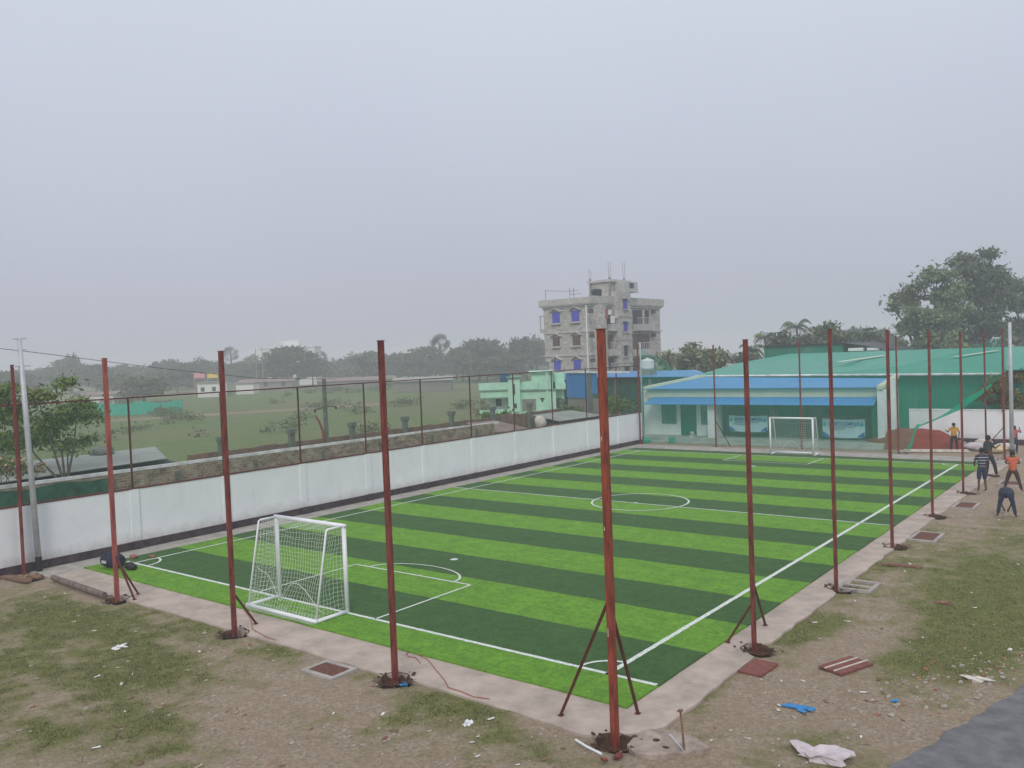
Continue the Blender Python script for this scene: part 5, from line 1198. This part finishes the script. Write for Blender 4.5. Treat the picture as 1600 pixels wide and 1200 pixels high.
# palms
def coconut_palm(label, px, top, d, seed, sc=1.0):
    p = atd(px, 560, d); z = atd(px, top, d).z-1.6*sc; t = thing('coconut_palm', label, 'palm', (p.x, p.y, 0)); rd = random.Random(seed)
    b = MB(); b.tube([(0,0,0),(.15,.1,z*.5),(0,0,z)], [.22,.16,.13], 8); b.build('trunk', M['bark'], t)
    b = MB(); n = 22
    for i in range(n):
        a = 2*PI*i/n+rd.uniform(-.15,.15); up = rd.uniform(.0,1.35); Lr = rd.uniform(2.0,2.8)*sc; prev = None
        dirv = Vector((math.cos(a), math.sin(a), 0)); side = Vector((-dirv.y, dirv.x, 0)); tone = rd.random(); 
        for k in range(13):
            u = k/12; q = Vector((0,0,z))+dirv*Lr*u*(1-.18*u)+Vector((0,0,Lr*(up*u-1.05*u*u)))
            if prev is not None:
                for s in (-1, 1):
                    for jj in range(2):
                        base = prev.lerp(q, jj*.5); ll = .62*sc*(1-.65*abs(u-.4)); tip = base+side*s*ll*.75+dirv*.22*ll+Vector((0,0,-.55*ll)); w = dirv*.05
                        b.quad(base-w, base+w, tip+w*.2, tip-w*.2); b.t += [tone]*4
                n0 = len(b.v); b.quad(prev-side*.025, prev+side*.025, q+side*.02, q-side*.02); b.t += [tone]*4
            prev = q
    b.build('crown', M['leaf_olive'], t, tone=True); return t
coconut_palm('tall coconut palm rising above the trees behind the warehouse', 1246, 492, 112, 1, .95)
coconut_palm('shorter coconut palm left of the tall one, above the warehouse left end', 1196, 512, 108, 2, .75)
coconut_palm('low drooping coconut palm at the extreme left end of the palm group', 1176, 532, 98, 3, .7)
def fan_palm(label, px, top, d, seed):
    p = atd(px, 560, d); z = atd(px, top, d).z-2.4; t = thing('sugar_palm', label, 'palm', (p.x, p.y, 0)); rd = random.Random(seed)
    b = MB(); b.tube([(0,0,0),(0,0,z)], [.45,.30], 8); b.build('trunk', M['bark'], t)
    b = MB()
    for i in range(34):
        v = Vector((rd.gauss(0,1), rd.gauss(0,1), rd.gauss(.25,.9))).normalized(); c = Vector((0,0,z))+v*1.7; up = v.orthogonal().normalized(); sd = v.cross(up); tone = rd.random()
        b.quad(Vector((0,0,z))-up*.03, Vector((0,0,z))+up*.03, c+up*.03, c-up*.03); b.t += [tone]*4
        for k in range(12):
            a = -1.5+3.0*k/11; d_ = v*math.cos(a)+up*math.sin(a); w = (up*math.cos(a)-v*math.sin(a))*.07; tip = c+d_*1.15+sd*.15*rd.uniform(-1,1); b.quad(c-w*.3, c+w*.3, tip+w, tip-w); b.t += [tone]*4
    b.build('crown', M['leaf_deep'], t, tone=True); return t
fan_palm('tall round headed sugar palm standing above the far tree line', 688, 523, 215, 1)
fan_palm('faint thin sugar palm far left, left of the far white building', 361, 543, 290, 2)
fan_palm('small sugar palm against the right end of the far white building', 499, 549, 260, 5)

# far tree line: one tree of each make copied, each a tree of its own
grp = 'far trees along the horizon'
protos = []
for i, (h, w, m_, nl, fl) in enumerate(((9,15,'leaf_deep',9,.6),(11,19,'leaf_deep',11,.5),(8,10,'leaf_olive',7,.8),(7,14,'leaf_deep',8,.5),(12,13,'leaf_deep',8,.7))):
    protos.append(broadleaf('far tree', (0,0,0), h, w, 60+i, m_, 4200, .50, grp, fl, nl, .85))
    protos[-1]['h'] = h; protos[-1]['w'] = w
FAR = [  # px, top py, distance, width px, make, words
 (20,583,200,70,3,'at the left frame edge above the leafy tree'),(70,585,230,60,3,'low and faint, just right of the tall grey pole'),(110,558,240,46,4,'pointed, between the grey pole and the pinkish red post'),(148,570,225,60,0,'right behind the top of the pinkish red post'),
 (196,577,260,60,3,'low, just right of the pinkish red post top'),(222,590,150,64,2,'nearest low bushy one, right of the pinkish red post'),(252,563,240,60,1,'broad, midway between the first and second near posts'),(300,566,230,66,0,'just left of the small white house'),(325,572,250,60,3,'behind the small white house'),
 (345,568,270,50,4,'directly behind the top of the second near post'),(378,566,270,44,0,'under the faint thin sugar palm'),(392,566,290,40,3,'behind the two thin masts'),
 (455,541,205,92,1,'big and bushy, standing in front of the far white building'),(425,556,215,60,0,'left shoulder of the big bushy one by the white building'),(487,560,220,56,0,'right shoulder of the big bushy one by the white building'),
 (520,578,280,60,3,'low and hazy right of the white building'),(548,572,250,50,2,'low and hazy left of the third near post'),(578,554,215,56,4,'spiky, just left of the third near post top'),(560,582,240,60,3,'low hazy one before the spiky one'),
 (622,553,235,50,0,'just right of the third near post top'),(655,543,225,70,1,'broad, left of the tall sugar palm'),(680,556,235,50,3,'below the tall sugar palm'),(645,560,215,56,3,'low front one, left of the tall sugar palm'),
 (712,548,220,50,0,'right foot of the tall sugar palm'),(748,531,205,100,1,'broadest dome right of the tall sugar palm'),(775,541,215,80,0,'right half of the broadest dome'),(722,552,200,60,3,'low front one of the broadest dome'),(800,548,225,56,3,'in the dip between the two domes'),
 (822,528,200,64,1,'dome touching the left side of the apartment block'),(838,530,230,70,4,'tallest one hidden partly by the apartment block'),(805,556,190,56,3,'low one behind the mint house'),(760,560,190,70,3,'low one left of the mint house roof'),
 (600,566,260,60,3,'faint one behind the third near post'),(1120,555,200,60,3,'faint one beyond the pale bushy tree'),(1150,560,180,50,3,'faint one left of the coconut palms'),(1378,515,160,50,0,'behind the third right post top'),(1330,518,150,60,3,'between the rounded olive tree and the flat topped tree'),
 (275,580,200,60,3,'low one left of the small white house'),(180,583,190,56,2,'low one behind the pinkish red post'),(1400,530,150,34,3,'low one left of the tall olive tree')]
first = [True]*5
for i, (px, py, d, w, k, words) in enumerate(FAR):
    pr = protos[k]; p = atd(px, 560, d); ht = atd(px, py, d).z; s = w*d/FPX/pr['w']*1.12; sz = ht/pr['h']*1.06
    lb = 'far hazy tree ' + words
    if first[k]: pr.location = (p.x, p.y, 0); pr.scale = (s, s, sz); pr.rotation_euler = (0,0,i*1.3); pr['label'] = lb; first[k] = False
    else: copy_tree(pr, (p.x, p.y, 0), i*1.3, (s, s, sz), lb)
for pr in bpy.data.objects:
    if 'h' in pr.keys() and 'w' in pr.keys(): del pr['h']; del pr['w']
for i in range(26):
    px = 30+i*31+random.uniform(-9, 9)
    if 850 < px: px = 1400-i
    k = i % 5; d = 255+random.uniform(-20, 25); p = atd(px, 560, d); pr = protos[k]; top = 572-(px*.028)+random.uniform(-6, 6); ht = max(5, atd(px, top, d).z); s_0 = 58*d/FPX/(15, 19, 10, 14, 13)[k]

    copy_tree(pr, (p.x, p.y, 0), i*2.1, (s_0, s_0, ht/(9, 11, 8, 7, 12)[k]), 'fainter far tree filling the hazy tree line behind the far row')
# a distant unbroken belt of woods closing the plain
b = MB()
V0 = []
def belt(name, lb, x0px, x1px, d, top, n, seed):
    L_ = []; rd = random.Random(seed)
    for i in range(n):
        px = x0px+(x1px-x0px)*i/(n-1)+rd.uniform(-6,6); dd = d+rd.uniform(-20,20); p = atd(px, 560, dd); h = max(4, atd(px, top(px), dd).z)*rd.uniform(.75,1.08); L_.append((p.x, p.y, h*.42, 9, 9, h*.55))
    tag(foliage(name, L_, n*420, 1.5, 'leaf_deep', None, 1.6, seed=seed), lb, 'woods', kind='stuff')
belt('woodland', 'hazy unbroken belt of woods along the far horizon', -60, 1000, 330, lambda x: 588-(x+60)*.024, 90, 77)
# scrub on the plain beyond the walls
scrub = []; rd = random.Random(5)
for i in range(70):
    px = rd.uniform(-20, 960); d = rd.choice((55,70,95,120,150,170))*rd.uniform(.85,1.15); p = atd(px, 600, d)
    if p.x > -36: continue
    s = rd.uniform(.5,1.6)*(d/90)**.5; scrub.append((p.x, p.y, s*.2, s*1.6, s*1.6, s*.4))
tag(foliage('scrub', scrub, 24000, .13, 'leaf_scrub', None, .35, seed=78), 'low scattered scrub on the green plain beyond the brick wall', 'scrub', kind='stuff')
tag(foliage('verge_weeds', [(-20.2+.5*math.sin(i), 4.5+i*.9, .9, .5, .6, .9) for i in range(18)]+[(-24+.4*math.sin(i*2), 8+i*1.6, 1.1, .8, .9, .7) for i in range(17)], 6500, .07, 'leaf_fresh', None, .22, seed=79), 'weeds growing in the lane between the rubble wall and the brick wall', 'weeds', kind='stuff')

# ------------------------------------------------------------ far buildings and bits on the plain
def hut(name, label, cat, px, base_d, w, h, dep, m, roof=None, pitched=False, wins=()):
    p = atd(px, 600, base_d); t = thing(name, label, cat, (p.x, p.y, 0), -YAW)
    b = MB(); b.box((-w/2,0,-.1),(w/2,dep,h)); b.build('wall', M[m], t)
    b = MB()
    if pitched: b.quad((-w/2-.4,-.4,h),(w/2+.4,-.4,h),(w/2+.4,dep/2,h*1.35),(-w/2-.4,dep/2,h*1.35)); b.quad((-w/2-.4,dep/2,h*1.35),(w/2+.4,dep/2,h*1.35),(w/2+.4,dep+.4,h),(-w/2-.4,dep+.4,h))
    else: b.box((-w/2-.2,-.2,h+.002),(w/2+.2,dep+.2,h+.35))
    o = b.build('roof', M[roof or m], t)
    for (x, z, ww, hh) in wins: b = MB(); b.box((x-ww/2,-.06,z-hh/2),(x+ww/2,-.003,z+hh/2)); b.build('window', M['dark_opening'], t)
    return t
hut('white_building', 'far white flat roofed building peeping out behind the big bushy tree', 'building', 450, 235, 15.5, 10.2, 8, 'far_white', wins=((-6,8.6,1,1.3),(-3.5,8.6,1,1.3),(4.5,8.6,1,1.3),(6.6,8.6,1,1.3),(6,5.5,1.2,1.3)))
t = bpy.data.objects['white_building']
for x in (-3.6,-1.5,3.3,6.8): b = MB(); b.tube([(x,1,10.5),(x,1,13.4)], .12, 4); b.build('roof_column', M['far_white'], t)
b = MB(); b.box((-2,2,10.5),(3,5,12.4)); b.build('roof_room', M['far_white'], t)
hut('small_house', 'small far white house below the pink and yellow cloths, left of the second near post', 'house', 326, 165, 4.4, 2.6, 4, 'far_white', 'far_grey', wins=((-1.2,1.5,.7,.8),(1,1.5,.7,.8)))
for px, m_, lb in ((311,'petal_p','pink cloth drying above the small far white house'),(332,'sack_y','yellow cloth drying above the small far white house')):
    p = atd(px, 587, 165); mm = mat('far_pink', (.75,.30,.36), .8) if m_ == 'petal_p' else mat('far_yellow', (.75,.55,.12), .8)
    b = MB(); n = 6
    for i in range(n): b.quad((-1+2*i/n,.1*math.sin(i*2),-.45),(-1+2*(i+1)/n,.1*math.sin(i*2+2),-.45),(-.9+1.8*(i+1)/n,0,.45+.1*math.sin(i+1)),(-.9+1.8*i/n,0,.45+.1*math.sin(i)))
    b.tube([(-1,0,-p.z),(-1,0,.5)], .04, 4); b.tube([(1,0,-p.z),(1,0,.5)], .04, 4)
    o = b.build('drying_cloth', mm); o.location = p; o.rotation_euler = (0,0,-YAW); tag(o, lb, 'cloth')
hut('grey_hut', 'long low grey building behind the two thin masts on the plain', 'building', 415, 190, 12, 2.0, 6, 'far_grey', 'tin_brown', True, wins=((-4,1.5,.8,1),(0,1.5,.8,1),(4,1.5,.8,1)))
hut('tin_shed', 'long low pinkish shed on the plain between the third post and the concrete pole', 'shed', 545, 175, 13, 1.9, 6, 'far_grey', 'tin_brown', True)
hut('long_shed', 'long pale grey roofed shed on the plain right of the third near post', 'shed', 660, 150, 10, 1.9, 5, 'far_grey', 'asbestos_sheet', True)
hut('brown_hut', 'low brownish hut at the far left between the grey pole and the pinkish red post', 'hut', 150, 150, 6, 1.6, 4, 'far_white', 'tin_brown', True)
hut('pale_hut', 'pale low house just right of the second near post', 'house', 382, 175, 3.6, 2.0, 4, 'far_white', 'far_grey')
hut('flat_house', 'low pinkish white house far off beside the first far post', 'house', 1128, 105, 3.4, 3.9, 4, 'far_white', 'tin_brown')
hut('white_roof_house', 'flat white roofed house behind the blue roof, left of the first far post', 'house', 1098, 84, 5.0, 3.6, 4, 'far_white', 'far_white')
for px, top, h_, lb in ((399,545,0,'left of two thin masts beside the big bushy tree'),(409,541,0,'right of two thin masts beside the big bushy tree')):
    p = atd(px, top, 190); b = MB(); b.tube([(0,0,0),(0,0,p.z)], [.16,.07], 5); o = b.build('thin_mast', M['far_grey']); o.location = (p.x, p.y, 0); tag(o, lb, 'mast')
p = atd(216, 640, 109); b = MB(); n = 24
for i in range(n):
    x0 = -5.6+11.2*i/n; x1 = -5.6+11.2*(i+1)/n; b.quad((x0,.15*math.sin(i),0),(x1,.15*math.sin(i+1),0),(x1,.15*math.sin(i+1),1.55+.15*math.sin(i*.6+.6)),(x0,.15*math.sin(i),1.55+.15*math.sin(i*.6)))
for i in range(5): b.tube([(-5.6+2.8*i,.1,0),(-5.6+2.8*i,.1,1.75)], .05, 4)
o = b.build('teal_screen_fence', M['teal_tarp']); sl = o.modifiers.new('s','SOLIDIFY'); sl.thickness = .03; o.location = (p.x, p.y, 0); o.rotation_euler = (0,0,-YAW); tag(o, 'teal cloth screen fence on the plain behind the pinkish red post', 'fence')
# pale dirt track across the plain
b = MB(); pr = None
for i in range(31):
    px = 150+450*i/30; a = atz(px, 660-(px-150)*.062, 0); c = atz(px, 656.5-(px-150)*.062, 0)
    cu = ((a.x,a.y,-.052),(c.x,c.y,-.052))
    if pr: b.quad(pr[0], cu[0], cu[1], pr[1])
    pr = cu
struct(b.build('dirt_track', mat('track', (.27,.21,.14), .95, .2, .4)))

# ------------------------------------------------------------ haze
b = MB(); b.box((-910,-910,-1.2),(910,910,19)); hzo = b.build('haze', []) if False else None
me = bpy.data.meshes.new('haze'); me.from_pydata(b.v, [], b.f); hm = bpy.data.materials.new('haze'); hm.use_nodes = True; nt = hm.node_tree
for n_ in list(nt.nodes):
    if n_.type == 'BSDF_PRINCIPLED': nt.nodes.remove(n_)
pv = nt.nodes.new('ShaderNodeVolumePrincipled'); pv.inputs['Color'].default_value = (0.93,0.95,1.0,1); pv.inputs['Density'].default_value = 0.0022; pv.inputs['Anisotropy'].default_value = 0.0
nt.links.new(pv.outputs[0], [n_ for n_ in nt.nodes if n_.type == 'OUTPUT_MATERIAL'][0].inputs['Volume'])
me.materials.append(hm); o = bpy.data.objects.new('haze', me); C.objects.link(o); o['kind'] = 'stuff'; o['label'] = 'pale even haze filling the air over the plain'; o['category'] = 'haze'

# ------------------------------------------------------------ sky, sun, camera
W = bpy.data.worlds.new('World'); S.world = W; W.use_nodes = True; N = W.node_tree.nodes; L = W.node_tree.links
bg = N['Background']
sky = N.new('ShaderNodeTexSky'); sky.sky_type = 'NISHITA'; sky.sun_disc = False; SE, SR = math.radians(40), math.radians(150); sky.sun_elevation = SE; sky.sun_rotation = SR; sky.air_density = 1.5; sky.dust_density = 6
sb = N.new('ShaderNodeBackground'); L.new(sky.outputs[0], sb.inputs[0]); sb.inputs[1].default_value = 0.012
tc = N.new('ShaderNodeTexCoord'); s_ = N.new('ShaderNodeSeparateXYZ'); L.new(tc.outputs['Generated'], s_.inputs[0])
n1 = noise_tex(N, L, tc.outputs['Generated'], 1.6, 4, .5)
h_ = math_n(N, L, 'ADD', s_.outputs[2], math_n(N, L, 'MULTIPLY', math_n(N, L, 'SUBTRACT', n1, .5), .20))
cl = ramp(N, L, h_, [(0.0,(0.40,0.42,0.505)),(0.12,(0.445,0.468,0.565)),(0.42,(0.59,0.625,0.715)),(1.0,(0.80,0.82,0.86))])
L.new(cl, bg.inputs[0]); bg.inputs[1].default_value = 1.06
ad = N.new('ShaderNodeAddShader'); L.new(bg.outputs[0], ad.inputs[0]); L.new(sb.outputs[0], ad.inputs[1]); L.new(ad.outputs[0], [n_ for n_ in N if n_.type == 'OUTPUT_WORLD'][0].inputs[0])
sl = bpy.data.lights.new('sun', 'SUN'); sl.energy = 1.15; sl.angle = math.radians(18); sl.color = (1, .97, .92); so = bpy.data.objects.new('sun', sl); C.objects.link(so)
so.rotation_euler = (PI/2-SE, 0, PI-SR+PI)
dirs = Vector((math.sin(SR)*math.cos(SE), math.cos(SR)*math.cos(SE), math.sin(SE))); so.rotation_euler = dirs.to_track_quat('Z', 'Y').to_euler()
cd = bpy.data.cameras.new('camera'); cd.sensor_width = 36; cd.lens = 36*FPX/1600; cd.clip_start = .1; cd.clip_end = 5000
co = bpy.data.objects.new('camera', cd); C.objects.link(co)
mw = Matrix((RT, UP, -FW)).transposed().to_4x4(); mw.translation = CAM; co.matrix_world = mw
S.camera = co
S.view_settings.view_transform = 'Standard'; S.view_settings.look = 'None'; S.view_settings.exposure = 0; S.view_settings.gamma = 1
S.render.engine = 'CYCLES'; S.cycles.volume_bounces = 1; S.cycles.transparent_max_bounces = 16; S.cycles.max_bounces = 6
